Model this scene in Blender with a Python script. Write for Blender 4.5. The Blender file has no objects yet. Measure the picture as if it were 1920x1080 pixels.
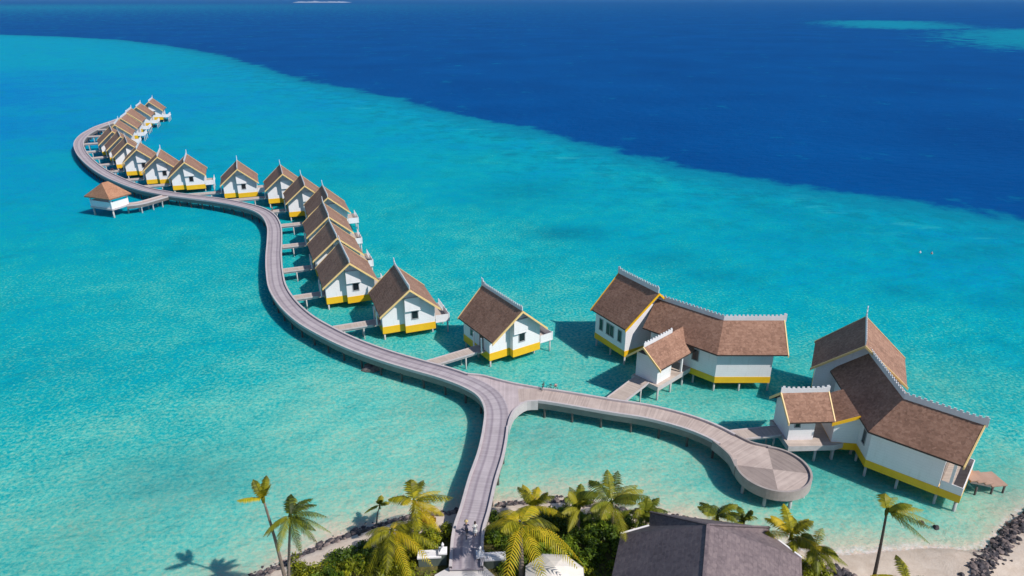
import bpy, bmesh, math, random
import numpy as np
from mathutils import Vector, Matrix, noise
from mathutils.geometry import tessellate_polygon

PI = math.pi
R = math.radians
scene = bpy.context.scene
COL = scene.collection

# ------------------------------------------------------------------ camera
F, HY, CAMH = 1280.0, -6.0, 54.0
PITCH = math.atan((540 - HY) / F)
CP, SP = math.cos(PITCH), math.sin(PITCH)


def at(px, py, z):
    """photo position (1920x1080) -> the point of the place at height z"""
    dx, dy = (px - 960) / F, -(py - 540) / F
    d = (dx, CP + dy * SP, -SP + dy * CP)
    t = (z - CAMH) / d[2]
    return Vector((d[0] * t, d[1] * t, z))


cam = bpy.data.cameras.new('camera')
cam.sensor_width = 36.0
cam.lens = F / 1920 * 36.0
cam.clip_start = 0.5
cam.clip_end = 90000
camo = bpy.data.objects.new('camera', cam)
COL.objects.link(camo)
camo.location = (0, 0, CAMH)
camo.rotation_euler = (PI / 2 - PITCH, 0, 0)
scene.camera = camo

# ------------------------------------------------------------------ light
SUN_AZ, SUN_EL = R(-30), R(46)
sv = Vector((math.cos(SUN_EL) * math.cos(SUN_AZ), math.cos(SUN_EL) * math.sin(SUN_AZ), math.sin(SUN_EL)))
sl = bpy.data.lights.new('sun', 'SUN')
sl.energy = 4.7
sl.angle = R(0.5)
sl.color = (1.0, 0.955, 0.89)
so = bpy.data.objects.new('sun', sl)
COL.objects.link(so)
so.rotation_euler = sv.to_track_quat('Z', 'Y').to_euler()
so.location = sv * 200

world = bpy.data.worlds.new('World')
scene.world = world
world.use_nodes = True
wn = world.node_tree
sky = wn.nodes.new('ShaderNodeTexSky')
sky.sky_type = 'NISHITA'
sky.sun_disc = False
sky.sun_elevation = SUN_EL
sky.sun_rotation = R(120)
sky.air_density = 1.0
sky.dust_density = 0.4
sky.ozone_density = 5.0
wn.links.new(sky.outputs[0], wn.nodes['Background'].inputs[0])
wn.nodes['Background'].inputs[1].default_value = 0.10

scene.view_settings.view_transform = 'Standard'
scene.view_settings.look = 'None'
scene.view_settings.exposure = 0.0
scene.view_settings.gamma = 1.0
scene.render.engine = 'CYCLES'


# ------------------------------------------------------------------ materials
class NT:
    def __init__(self, name):
        self.m = bpy.data.materials.new(name)
        self.m.use_nodes = True
        self.t = self.m.node_tree
        self.b = self.t.nodes['Principled BSDF']

    def n(self, typ, ins=None, **kw):
        nd = self.t.nodes.new(typ)
        for k, v in kw.items():
            setattr(nd, k, v)
        for k, v in (ins or {}).items():
            if isinstance(v, bpy.types.NodeSocket):
                self.t.links.new(v, nd.inputs[k])
            else:
                nd.inputs[k].default_value = v
        return nd

    def set(self, **kw):
        for k, v in kw.items():
            k = k.replace('_', ' ')
            if isinstance(v, bpy.types.NodeSocket):
                self.t.links.new(v, self.b.inputs[k])
            else:
                self.b.inputs[k].default_value = v

    def ramp(self, fac, stops, interp='LINEAR'):
        r = self.n('ShaderNodeValToRGB', {0: fac})
        r.color_ramp.interpolation = interp
        e = r.color_ramp.elements
        while len(e) < len(stops):
            e.new(0.5)
        for el, (p, c) in zip(e, stops):
            el.position = p
            el.color = (*c, 1)
        return r.outputs[0]

    def math(self, op, a, b=0.0, c=None):
        nd = self.t.nodes.new('ShaderNodeMath')
        nd.operation = op
        for i, v in enumerate((a, b) if c is None else (a, b, c)):
            if isinstance(v, bpy.types.NodeSocket):
                self.t.links.new(v, nd.inputs[i])
            else:
                nd.inputs[i].default_value = v
        return nd.outputs[0]

    def mix(self, fac, a, b, mode='MIX'):
        nd = self.t.nodes.new('ShaderNodeMix')
        nd.data_type = 'RGBA'
        nd.blend_type = mode
        for i, v in ((0, fac), (6, a), (7, b)):
            if isinstance(v, bpy.types.NodeSocket):
                self.t.links.new(v, nd.inputs[i])
            elif i == 0:
                nd.inputs[i].default_value = v
            else:
                nd.inputs[i].default_value = (*v, 1)
        return nd.outputs[2]

    def noise(self, vec, scale, detail=3.0, rough=0.55):
        return self.n('ShaderNodeTexNoise', {'Vector': vec, 'Scale': scale, 'Detail': detail, 'Roughness': rough}).outputs[0]

    def mapr(self, v, a, b, c=0.0, d=1.0):
        return self.n('ShaderNodeMapRange', {0: v, 1: a, 2: b, 3: c, 4: d}).outputs[0]

    def coord(self, which='Object'):
        return self.n('ShaderNodeTexCoord').outputs[which]


def paint(name, col, rough=0.55, var=0.12, scale=1.2, bump=0.02, streaks=False):
    m = NT(name)
    co = m.coord()
    n1 = m.noise(co, scale, 5)
    n2 = m.noise(co, scale * 9, 3)
    f = m.mapr(m.math('ADD', n1, m.math('MULTIPLY', n2, 0.5)), 0.5, 1.0)
    dark = tuple(c * (1 - 2 * var) for c in col)
    colr = m.mix(f, dark, col)
    if streaks:
        st = m.noise(m.n('ShaderNodeMapping', {'Vector': co, 'Scale': (2.2, 2.2, .22)}).outputs[0], 1.0, 5, .7)
        colr = m.mix(m.mapr(st, .56, .78, 0.0, .30), colr, (.42, .41, .36))
        bd = m.n('ShaderNodeSeparateXYZ', {0: co})
        ln = m.math('LESS_THAN', m.math('FRACT', m.math('DIVIDE', bd.outputs[2], .38)), .07)
        colr = m.mix(m.math('MULTIPLY', ln, .16), colr, (.25, .25, .26))
    m.set(Base_Color=colr, Roughness=rough)
    bp = m.n('ShaderNodeBump', {'Height': n2, 'Strength': 0.25, 'Distance': bump})
    m.set(Normal=bp.outputs[0])
    return m.m


def shingle(name, c0, c1, c2, row=0.28):
    """shingle courses: colour varies from shingle to shingle, courses run level (steps of height)"""
    m = NT(name)
    geo = m.n('ShaderNodeNewGeometry')
    pos = m.coord('Object')
    sep = m.n('ShaderNodeSeparateXYZ', {0: pos})
    z = m.math('DIVIDE', sep.outputs[2], row * 0.65)
    fl = m.math('FLOOR', z)
    fr = m.math('FRACT', z)
    xy = m.n('ShaderNodeCombineXYZ', {0: m.math('MULTIPLY', sep.outputs[0], 3.0), 1: m.math('MULTIPLY', sep.outputs[1], 3.0), 2: m.math('MULTIPLY', fl, 7.3)})
    cell = m.n('ShaderNodeTexVoronoi', {'Vector': xy.outputs[0], 'Scale': 1.0}).outputs['Color']
    cs = m.n('ShaderNodeSeparateColor', {0: cell})
    big = m.noise(pos, 0.35, 4, 0.6)
    mid = m.noise(pos, 2.2, 4, 0.65)
    f = m.math('ADD', m.math('MULTIPLY', cs.outputs[0], 0.45), m.math('MULTIPLY', mid, 0.6))
    f = m.math('ADD', f, m.math('MULTIPLY', m.math('SUBTRACT', big, 0.5), 0.9))
    colr = m.ramp(f, [(0.1, c0), (0.5, c1), (0.95, c2)])
    m.set(Base_Color=colr, Roughness=0.85)
    h = m.math('ADD', fr, m.math('MULTIPLY', cs.outputs[1], 0.5))
    bp = m.n('ShaderNodeBump', {'Height': h, 'Strength': 0.9, 'Distance': 0.09})
    m.set(Normal=bp.outputs[0])
    return m.m


def timber(name, c0, c1, board=0.16, lanes=False):
    """boards: uv.x metres across the deck, uv.y metres along it"""
    m = NT(name)
    uv = m.n('ShaderNodeUVMap').outputs[0]
    s = m.n('ShaderNodeSeparateXYZ', {0: uv})
    y = m.math('DIVIDE', s.outputs[1], board)
    cid = m.n('ShaderNodeCombineXYZ', {0: m.math('FLOOR', y), 1: 0.0, 2: 0.0})
    w = m.n('ShaderNodeTexWhiteNoise', {0: cid.outputs[0]}).outputs[0]
    pos = m.coord()
    f = m.math('ADD', m.math('MULTIPLY', w, 0.25), m.math('MULTIPLY', m.noise(pos, 0.6, 5, 0.65), 0.75))
    colr = m.ramp(f, [(0.25, c0), (0.85, c1)])
    if lanes:
        ax = m.math('ABSOLUTE', s.outputs[0])
        ax = m.math('DIVIDE', ax, 1.75)
        tr = m.ramp(ax, [(0.0, (.93, .93, .93)), (0.20, (.95, .95, .95)), (0.30, (.62, .60, .64)), (0.36, (.62, .60, .64)), (0.48, (.84, .84, .86)),
                         (0.62, (.80, .79, .81)), (0.80, (.66, .64, .67)), (0.90, (1.0, 1.0, 1.0))])
        colr = m.mix(1.0, colr, tr, 'MULTIPLY')
    m.set(Base_Color=colr, Roughness=0.8)
    fr = m.math('FRACT', y)
    gap = m.math('LESS_THAN', fr, 0.1)
    bp = m.n('ShaderNodeBump', {'Height': m.math('SUBTRACT', 1.0, gap), 'Strength': 0.2, 'Distance': 0.012})
    m.set(Normal=bp.outputs[0])
    return m.m


def leafmat(name, c0, c1, trans=0.35, scale=0.9):
    m = NT(name)
    pos = m.coord('Object')
    oi = m.n('ShaderNodeObjectInfo').outputs['Random']
    at_ = m.n('ShaderNodeAttribute', attribute_name='tone')
    f = m.math('ADD', m.math('MULTIPLY', m.noise(pos, scale, 3), 0.55), m.math('MULTIPLY', at_.outputs['Fac'], 0.6))
    f = m.math('ADD', f, m.math('MULTIPLY', m.math('SUBTRACT', oi, 0.5), 0.25))
    mid = tuple(.38 * a + .62 * b * k for a, b, k in zip(c0, c1, (.8, 1.0, .8)))
    colr = m.ramp(f, [(0.25, c0), (0.58, mid), (0.88, c1)])
    m.set(Base_Color=colr, Roughness=0.5, Specular_IOR_Level=0.25)
    tr = m.n('ShaderNodeBsdfTranslucent', {0: colr})
    mx = m.n('ShaderNodeMixShader', {0: trans, 1: m.b.outputs[0], 2: tr.outputs[0]})
    m.t.links.new(mx.outputs[0], m.t.nodes['Material Output'].inputs[0])
    return m.m


M = {}
M['white'] = paint('white_paint', (.84, .81, .82), .5, .04, .5, streaks=True)
M['crest'] = paint('crest_white', (.74, .74, .76), .5, .06, .8)
M['yellow'] = paint('yellow_paint', (.90, .50, .012), .5, .07, .9)
M['cream'] = paint('cream_bargeboard', (.86, .60, .25), .5, .08, .9)
M['roof'] = shingle('brown_shingle', (.18, .090, .058), (.285, .150, .100), (.40, .225, .155), .42)
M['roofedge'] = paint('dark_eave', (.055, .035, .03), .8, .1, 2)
M['thatch'] = shingle('orange_brown_thatch', (.30, .14, .075), (.40, .19, .11), (.50, .26, .15))
M['greyroof'] = shingle('plum_grey_shingle', (.105, .078, .086), (.165, .125, .132), (.225, .172, .172), .3)
M['glass'] = NT('dark_glass').m
M['glass'].node_tree.nodes['Principled BSDF'].inputs['Base Color'].default_value = (.012, .016, .022, 1)
M['glass'].node_tree.nodes['Principled BSDF'].inputs['Roughness'].default_value = 0.12
M['frame'] = paint('grey_frame', (.36, .36, .38), .5, .08, 3)
M['door'] = paint('dark_wood_door', (.09, .045, .03), .5, .15, 3)
M['deck'] = timber('weathered_boards', (.36, .31, .33), (.54, .475, .50), .16, True)
M['forkdeck'] = timber('fork_boards', (.38, .31, .315), (.59, .495, .50), .16)
M['armdeck'] = timber('tan_boards', (.36, .28, .25), (.60, .49, .435), .16)
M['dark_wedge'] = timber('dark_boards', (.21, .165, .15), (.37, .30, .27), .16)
M['plank'] = timber('pale_boards', (.36, .29, .25), (.60, .50, .43), .18)
M['kerb'] = paint('pale_kerb', (.56, .50, .50), .7, .1, 1.5)
M['rimside'] = paint('grey_brown_rim', (.40, .345, .325), .75, .14, 1.2)
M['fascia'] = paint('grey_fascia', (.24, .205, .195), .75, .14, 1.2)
M['pile'] = paint('concrete_pile', (.50, .50, .49), .7, .14, 1.6)
M['darkpile'] = paint('dark_timber_pile', (.10, .09, .085), .8, .15, 2)
M['teak'] = timber('brown_boards', (.30, .18, .13), (.50, .33, .25), .18)
M['bark'] = paint('palm_bark', (.30, .235, .19), .85, .22, 4, .05)
M['darkbark'] = paint('dark_palm_bark', (.09, .07, .06), .85, .22, 4, .05)
M['pebble'] = paint('pale_paving', (.66, .62, .60), .8, .08, .8)
M['hazy'] = paint('haze_tinted_far_sand', (.27, .31, .42), .8, .15, .004)  # distance haze is mixed into the far island's colour
M['planter'] = paint('green_grey_render', (.12, .15, .13), .7, .15, 1.5)
M['canvas'] = paint('white_canvas', (.78, .72, .66), .8, .06, 1.0)
M['palm_y'] = leafmat('yellow_palm_leaf', (.075, .085, .008), (.66, .48, .022), .4)
M['palm_g'] = leafmat('green_palm_leaf', (.035, .055, .008), (.33, .30, .025), .35)
M['palm_o'] = leafmat('orange_leaf', (.25, .09, .008), (.50, .24, .03), .3)
M['shrub_g'] = leafmat('green_shrub_leaf', (.035, .07, .006), (.235, .29, .02), .3, 1.6)
M['shrub_y'] = leafmat('olive_shrub_leaf', (.10, .11, .006), (.44, .40, .02), .3, 1.6)
M['black'] = paint('black_metal', (.03, .03, .034), .4, .1, 3)
M['red'] = paint('red_brown_paint', (.28, .05, .035), .45, .1, 3)
M['pink'] = paint('pink_basket', (.60, .34, .30), .7, .1, 3)
M['teal'] = paint('dark_green_paint', (.03, .12, .11), .45, .1, 3)
M['rubber'] = paint('tyre_rubber', (.025, .025, .025), .8, .1, 3)
M['skin'] = paint('skin', (.40, .22, .15), .6, .06, 4)
M['navy'] = paint('navy_cloth', (.025, .028, .06), .8, .1, 4)
M['whitecloth'] = paint('white_cloth', (.78, .76, .72), .8, .05, 4)
M['hair'] = paint('dark_hair', (.02, .014, .01), .6, .1, 6)
M['straw'] = paint('straw_hat', (.60, .46, .22), .8, .1, 6)


def rock_mat(name, c0, c1):
    m = NT(name)
    pos = m.coord()
    colr = m.ramp(m.noise(pos, 1.6, 6, .7), [(.32, c0), (.7, c1)])
    m.set(Base_Color=colr, Roughness=.8)
    bp = m.n('ShaderNodeBump', {'Height': m.noise(pos, 9, 5), 'Strength': .6, 'Distance': .05})
    m.set(Normal=bp.outputs[0])
    return m.m


M['rock'] = rock_mat('dark_rock', (.018, .016, .02), (.095, .08, .088))
M['paler_rock'] = rock_mat('brown_rock', (.06, .045, .045), (.30, .23, .21))


# ------------------------------------------------------------------ mesh builder
class MB:
    def __init__(self):
        self.v, self.f, self.mi, self.uv = [], [], [], []

    def face(self, pts, mi=0, uv=None):
        b = len(self.v)
        self.v.extend([tuple(p) for p in pts])
        self.f.append(tuple(range(b, b + len(pts))))
        self.mi.append(mi)
        self.uv.append(uv)

    def hexa(self, bot, top, mi=0, mtop=None):
        """closed prism between two loops of the same length (counter-clockwise seen from above)"""
        n = len(bot)
        b = len(self.v)
        self.v.extend([tuple(p) for p in bot] + [tuple(p) for p in top])
        self.f.append(tuple(b + i for i in reversed(range(n))))
        self.mi.append(mi)
        self.uv.append(None)
        self.f.append(tuple(b + n + i for i in range(n)))
        self.mi.append(mi if mtop is None else mtop)
        self.uv.append(None)
        for i in range(n):
            j = (i + 1) % n
            self.f.append((b + i, b + j, b + n + j, b + n + i))
            self.mi.append(mi)
            self.uv.append(None)

    def box(self, c, s, rz=0.0, mi=0):
        cx, cy, cz = c
        hx, hy, hz = s[0] / 2, s[1] / 2, s[2] / 2
        ca, sa = math.cos(rz), math.sin(rz)
        q = [(cx + x * ca - y * sa, cy + x * sa + y * ca) for x, y in ((-hx, -hy), (hx, -hy), (hx, hy), (-hx, hy))]
        self.hexa([(x, y, cz - hz) for x, y in q], [(x, y, cz + hz) for x, y in q], mi)

    def prism(self, poly, z0, z1, mi=0, mtop=None):
        self.hexa([(p[0], p[1], z0) for p in poly], [(p[0], p[1], z1) for p in poly], mi, mtop)

    def bar(self, a, b, w, h=None, mi=0):
        """rectangular bar from a to b"""
        a, b = Vector(a), Vector(b)
        h = h or w
        d = (b - a).normalized()
        up = Vector((0, 0, 1)) if abs(d.z) < .95 else Vector((0, 1, 0))
        s = d.cross(up).normalized()
        u = s.cross(d).normalized()
        o = [s * (-w / 2) + u * (-h / 2), s * (w / 2) + u * (-h / 2), s * (w / 2) + u * (h / 2), s * (-w / 2) + u * (h / 2)]
        self.hexa([a + x for x in o], [b + x for x in o], mi)

    def tube(self, pts, rads, n=8, mi=0):
        pts = [Vector(p) for p in pts]
        b = len(self.v)
        for i, p in enumerate(pts):
            d = (pts[min(i + 1, len(pts) - 1)] - pts[max(i - 1, 0)]).normalized()
            up = Vector((0, 0, 1)) if abs(d.z) < .9 else Vector((1, 0, 0))
            s = d.cross(up).normalized()
            u = s.cross(d).normalized()
            for k in range(n):
                a = 2 * PI * k / n
                self.v.append(tuple(p + (s * math.cos(a) + u * math.sin(a)) * rads[i]))
        for i in range(len(pts) - 1):
            for k in range(n):
                k2 = (k + 1) % n
                self.f.append((b + i * n + k, b + i * n + k2, b + (i + 1) * n + k2, b + (i + 1) * n + k))
                self.mi.append(mi)
                self.uv.append(None)
        for e, base in ((0, b), (1, b + (len(pts) - 1) * n)):
            self.f.append(tuple(base + k for k in (range(n) if e else reversed(range(n)))))
            self.mi.append(mi)
            self.uv.append(None)

    def build(self, name, mats, parent=None, smooth=False, fix=True):
        me = bpy.data.meshes.new(name)
        me.from_pydata(self.v, [], self.f)
        mats = mats if isinstance(mats, (list, tuple)) else [mats]
        for m in mats:
            me.materials.append(m)
        me.polygons.foreach_set('material_index', self.mi)
        if any(u is not None for u in self.uv):
            l = me.uv_layers.new(name='UVMap')
            for p, u in zip(me.polygons, self.uv):
                if u is not None:
                    for li, t in zip(p.loop_indices, u):
                        l.data[li].uv = t
        if smooth:
            me.polygons.foreach_set('use_smooth', [True] * len(me.polygons))
        me.update()
        if fix:
            bm = bmesh.new()
            bm.from_mesh(me)
            bmesh.ops.recalc_face_normals(bm, faces=bm.faces)
            bm.to_mesh(me)
            bm.free()
        o = bpy.data.objects.new(name, me)
        COL.objects.link(o)
        if parent is not None:
            o.parent = parent
        return o


def tag(o, label=None, cat=None, group=None, kind=None):
    if label:
        o['label'] = label
    if cat:
        o['category'] = cat
    if group:
        o['group'] = group
    if kind:
        o['kind'] = kind
    return o


def empty(name, loc=(0, 0, 0), rz=0.0):
    o = bpy.data.objects.new(name, None)
    o.empty_display_size = 0.5
    COL.objects.link(o)
    o.location = loc
    o.rotation_euler = (0, 0, rz)
    return o


def copy_tree(o, parent=None):
    c = o.copy()
    COL.objects.link(c)
    if parent is not None:
        c.parent = parent
    for ch in o.children:
        copy_tree(ch, c)
    return c


# ------------------------------------------------------------------ 2D polyline tools
def V2(p):
    return Vector((p[0], p[1]))


def offset(pts, d):
    """mitred offset, d > 0 to the left of the direction of travel"""
    out = []
    n = len(pts)
    for i in range(n):
        a = (V2(pts[i]) - V2(pts[i - 1])).normalized() if i > 0 else None
        b = (V2(pts[i + 1]) - V2(pts[i])).normalized() if i < n - 1 else None
        a = a or b
        b = b or a
        na, nb = Vector((-a.y, a.x)), Vector((-b.y, b.x))
        m = (na + nb).normalized()
        out.append(V2(pts[i]) + m * (d / max(.35, m.dot(na))))
    return out


def smooth_path(pts, step=1.0):
    """Catmull-Rom through the points, resampled"""
    P = [V2(p) for p in pts]
    P = [P[0] * 2 - P[1]] + P + [P[-1] * 2 - P[-2]]
    out = []
    for i in range(1, len(P) - 2):
        for k in range(24):
            t = k / 24
            a, b, c, d = P[i - 1], P[i], P[i + 1], P[i + 2]
            out.append(.5 * ((2 * b) + (c - a) * t + (2 * a - 5 * b + 4 * c - d) * t * t + (3 * b - a - 3 * c + d) * t ** 3))
    out.append(P[-2])
    res, acc = [out[0]], 0.0
    for i in range(1, len(out)):
        seg = (out[i] - out[i - 1]).length
        while acc + seg >= step:
            q = (step - acc) / seg
            p = out[i - 1].lerp(out[i], q)
            res.append(p)
            out[i - 1] = p
            seg = (out[i] - p).length
            acc = 0.0
        acc += seg
    if (res[-1] - out[-1]).length > step * .3:
        res.append(out[-1])
    return res


def seg_hit(o, d, a, b):
    """distance along ray o+d*t to segment ab or None"""
    e = b - a
    den = d.x * e.y - d.y * e.x
    if abs(den) < 1e-9:
        return None
    w = a - o
    t = (w.x * e.y - w.y * e.x) / den
    s = (w.x * d.y - w.y * d.x) / den
    return t if t > 0 and 0 <= s <= 1 else None


# ------------------------------------------------------------------ building wings
def crest_board(mb, pts, z, h=0.62, tooth=0.55, end0=0.35, end1=0.9, th=0.11):
    """white ridge board, toothed on top, rising to a point at its ends; pts 2D polyline"""
    L = [0.0]
    for i in range(1, len(pts)):
        L.append(L[-1] + (V2(pts[i]) - V2(pts[i - 1])).length)
    T = L[-1]

    def P(s):
        for i in range(1, len(pts)):
            if s <= L[i] or i == len(pts) - 1:
                q = (s - L[i - 1]) / (L[i] - L[i - 1])
                return V2(pts[i - 1]).lerp(V2(pts[i]), q), (V2(pts[i]) - V2(pts[i - 1])).normalized()

    def hh(s):
        a = max(0, 1 - s / 1.6) ** 2 * end0 + max(0, 1 - (T - s) / 1.6) ** 2 * end1
        return h + a
    cuts = sorted(set([round(T * k / max(4, int(T / 0.6)), 4) for k in range(max(4, int(T / 0.6)) + 1)] + [round(l, 4) for l in L]))
    for s0, s1 in zip(cuts[:-1], cuts[1:]):
        mid = (s0 + s1) / 2
        _, d = P(mid)
        a, b = P(s0 + 1e-4)[0], P(s1 - 1e-4)[0]
        n = Vector((-d.y, d.x)) * th / 2
        mb.hexa([(*(a - n), z - .25), (*(b - n), z - .25), (*(b + n), z - .25), (*(a + n), z - .25)],
                [(*(a - n), z + hh(s0)), (*(b - n), z + hh(s1)), (*(b + n), z + hh(s1)), (*(a + n), z + hh(s0))])
        c0, c1 = a.lerp(b, .25), a.lerp(b, .75)
        n2 = n * .8
        zt = z + hh(mid)
        mb.hexa([(*(c0 - n2), zt - .05), (*(c1 - n2), zt - .05), (*(c1 + n2), zt - .05), (*(c0 + n2), zt - .05)],
                [(*(c0 - n2), zt + .22), (*(c1 - n2), zt + .22), (*(c1 + n2), zt + .22), (*(c0 + n2), zt + .22)])


def wing(parent, pts, w, ze, zr, rake=0.65, oh=0.6, inset=(1.0, 1.0), z0=1.5, z1=2.5, ends=(True, True), skirt=True, walls=True, wall_w=None,
         crest=(0.62, .35, .9), crest_ext=(0.0, 0.3), piles=True, barge='cream'):
    """gabled wing over a (bent) ridge line; pts: 2D ridge line of the roof at its front and back tips"""
    pts = [V2(p) for p in pts]
    d0, d1 = (pts[1] - pts[0]).normalized(), (pts[-1] - pts[-2]).normalized()
    eave_pts = list(pts)
    eave_pts[0] = pts[0] + d0 * rake
    eave_pts[-1] = pts[-1] - d1 * rake
    Lf, Rt = offset(eave_pts, w), offset(eave_pts, -w)
    th = .22
    slope = (zr - ze) / w
    # roof: two slabs
    rb = MB()
    n = len(pts)
    for side in (Lf, Rt):
        for i in range(n - 1):
            a, b = pts[i], pts[i + 1]
            ea, eb = side[i], side[i + 1]
            q = [(*ea, ze), (*eb, ze), (*b, zr), (*a, zr)]
            lo = [(x, y, z - th) for x, y, z in q]
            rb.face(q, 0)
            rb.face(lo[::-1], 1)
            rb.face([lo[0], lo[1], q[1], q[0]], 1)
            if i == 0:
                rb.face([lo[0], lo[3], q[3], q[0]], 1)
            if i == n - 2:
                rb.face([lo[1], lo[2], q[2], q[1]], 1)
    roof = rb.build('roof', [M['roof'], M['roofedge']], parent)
    # bargeboards
    for e, on in zip((0, -1), ends):
        if not on:
            continue
        d = -d0 if e == 0 else d1
        for side in (Lf, Rt):
            a, b = side[e], pts[e]
            k = (b - a).normalized()
            tip = a - k * .12
            zt = ze - .12 * slope
            m = MB()
            o0, o1 = d * .015, d * .16
            loop = [(tip, zt - .30), (b, zr - .30), (b, zr + .07), (tip, zt + .07)]
            m.hexa([(*(p + o0), z) for p, z in loop], [(*(p + o1), z) for p, z in loop])
            m.build('bargeboard', M[barge], roof)
    if crest:
        cb = MB()
        cp = list(pts)
        cp[0] = pts[0] - d0 * crest_ext[0]
        cp[-1] = pts[-1] + d1 * crest_ext[1]
        crest_board(cb, cp, zr, crest[0], .5, crest[1], crest[2])
        cb.build('ridge_crest', M['crest'], roof)
    # walls
    ww = wall_w or (w - oh)
    wp = list(pts)
    wp[0] = pts[0] + d0 * (rake + inset[0])
    wp[-1] = pts[-1] - d1 * (rake + inset[1])
    WL, WR = offset(wp, ww), offset(wp, -ww)

    def zroof(x):
        return zr - slope * abs(x) - th * 1.25
    if walls:
        m = MB()
        zt = zroof(ww)
        for i in range(n - 1):
            m.face([(*WL[i], z1), (*WL[i + 1], z1), (*WL[i + 1], zt), (*WL[i], zt)])
            m.face([(*WR[i + 1], z1), (*WR[i], z1), (*WR[i], zt), (*WR[i + 1], zt)])
            m.face([(*WR[i], z1), (*WR[i + 1], z1), (*WL[i + 1], z1), (*WL[i], z1)])
        for i in (0, -1):
            m.face([(*WL[i], z1), (*WR[i], z1), (*WR[i], zt), (*wp[i], zroof(0)), (*WL[i], zt)])
        m.build('wall', M['white'], parent)
    if skirt:
        m = MB()
        sp = list(wp)
        sp[0] = wp[0] - d0 * .04
        sp[-1] = wp[-1] + d1 * .04
        SL, SR = offset(sp, ww + .04), offset(sp, -ww - .04)
        poly = SR + SL[::-1]
        for za, zb in ((z0, z1 + .003),):
            for i in range(len(poly)):
                j = (i + 1) % len(poly)
                m.face([(*poly[i], za), (*poly[j], za), (*poly[j], zb), (*poly[i], zb)])
            for i in range(n - 1):
                m.face([(*SR[i], za), (*SR[i + 1], za), (*SL[i + 1], za), (*SL[i], za)])
                m.face([(*SR[i], zb), (*SR[i + 1], zb), (*SL[i + 1], zb), (*SL[i], zb)])
        m.build('skirt', M['yellow'], parent)
    if piles:
        for side in (WL, WR):
            for i in range(n - 1):
                seg = side[i + 1] - side[i]
                k = max(1, round(seg.length / 3.6))
                for j in range(k + (1 if i == n - 2 else 0)):
                    c0 = side[i] + seg * (j / k)
                    mid = (wp[0] + wp[-1]) / 2 if n == 2 else wp[min(i + (1 if j / k > .5 else 0), n - 1)]
                    c = c0 + (mid - c0).normalized() * .35
                    pile(parent, c, z0 - .05)
    return dict(L=WL, R=WR, wp=wp, roof=roof, zroof=zroof, d0=d0, d1=d1, ww=ww)


def pile(parent, c, top, r=.16, mat='pile', n=8):
    m = MB()
    m.tube([(c[0], c[1], -1.5), (c[0], c[1], top)], [r, r], n)
    return m.build('pile', M[mat], parent, True)


def window(parent, c, d, wd, ht, panes=1, deep=.06):
    """c: centre on the wall face (3D), d: 2D unit vector along the wall, wall normal to the right of d"""
    d = V2(d)
    nrm = Vector((d.y, -d.x))
    C = Vector(c)

    def P(u, v, o):
        return (C.x + d.x * u + nrm.x * o, C.y + d.y * u + nrm.y * o, C.z + v)
    fr = MB()
    t = .12

    def bx(u0, u1, v0, v1, o0, o1, mb):
        mb.hexa([P(u0, v0, o0), P(u1, v0, o0), P(u1, v0, o1), P(u0, v0, o1)], [P(u0, v1, o0), P(u1, v1, o0), P(u1, v1, o1), P(u0, v1, o1)])
    W, H = wd / 2, ht / 2
    bx(-W, W, H - t, H, .002, deep, fr)
    bx(-W, W, -H, -H + t, .002, deep + .05, fr)
    for k in range(panes + 1):
        u = -W + (wd - t) * k / panes
        bx(u, u + t, -H + t, H - t, .002, deep, fr)
    f = fr.build('window', M['frame'], parent)
    g = MB()
    bx(-W + .02, W - .02, -H + .02, H - .02, .003, .02, g)
    g.build('pane', M['glass'], f)
    return f


def plate(parent, name, c, d, wd, ht, out, mat, inn=.002):
    d = V2(d)
    nrm = Vector((d.y, -d.x))
    C = Vector(c)

    def P(u, v, o):
        return (C.x + d.x * u + nrm.x * o, C.y + d.y * u + nrm.y * o, C.z + v)
    g = MB()
    W, H = wd / 2, ht / 2
    g.hexa([P(-W, -H, inn), P(W, -H, inn), P(W, -H, out), P(-W, -H, out)], [P(-W, H, inn), P(W, H, inn), P(W, H, out), P(-W, H, out)])
    return g.build(name, M[mat], parent)


# ------------------------------------------------------------------ the stilt villa (prototype in its own frame)
VW, VZE, VZR = 5.05, 5.4, 9.8


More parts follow.
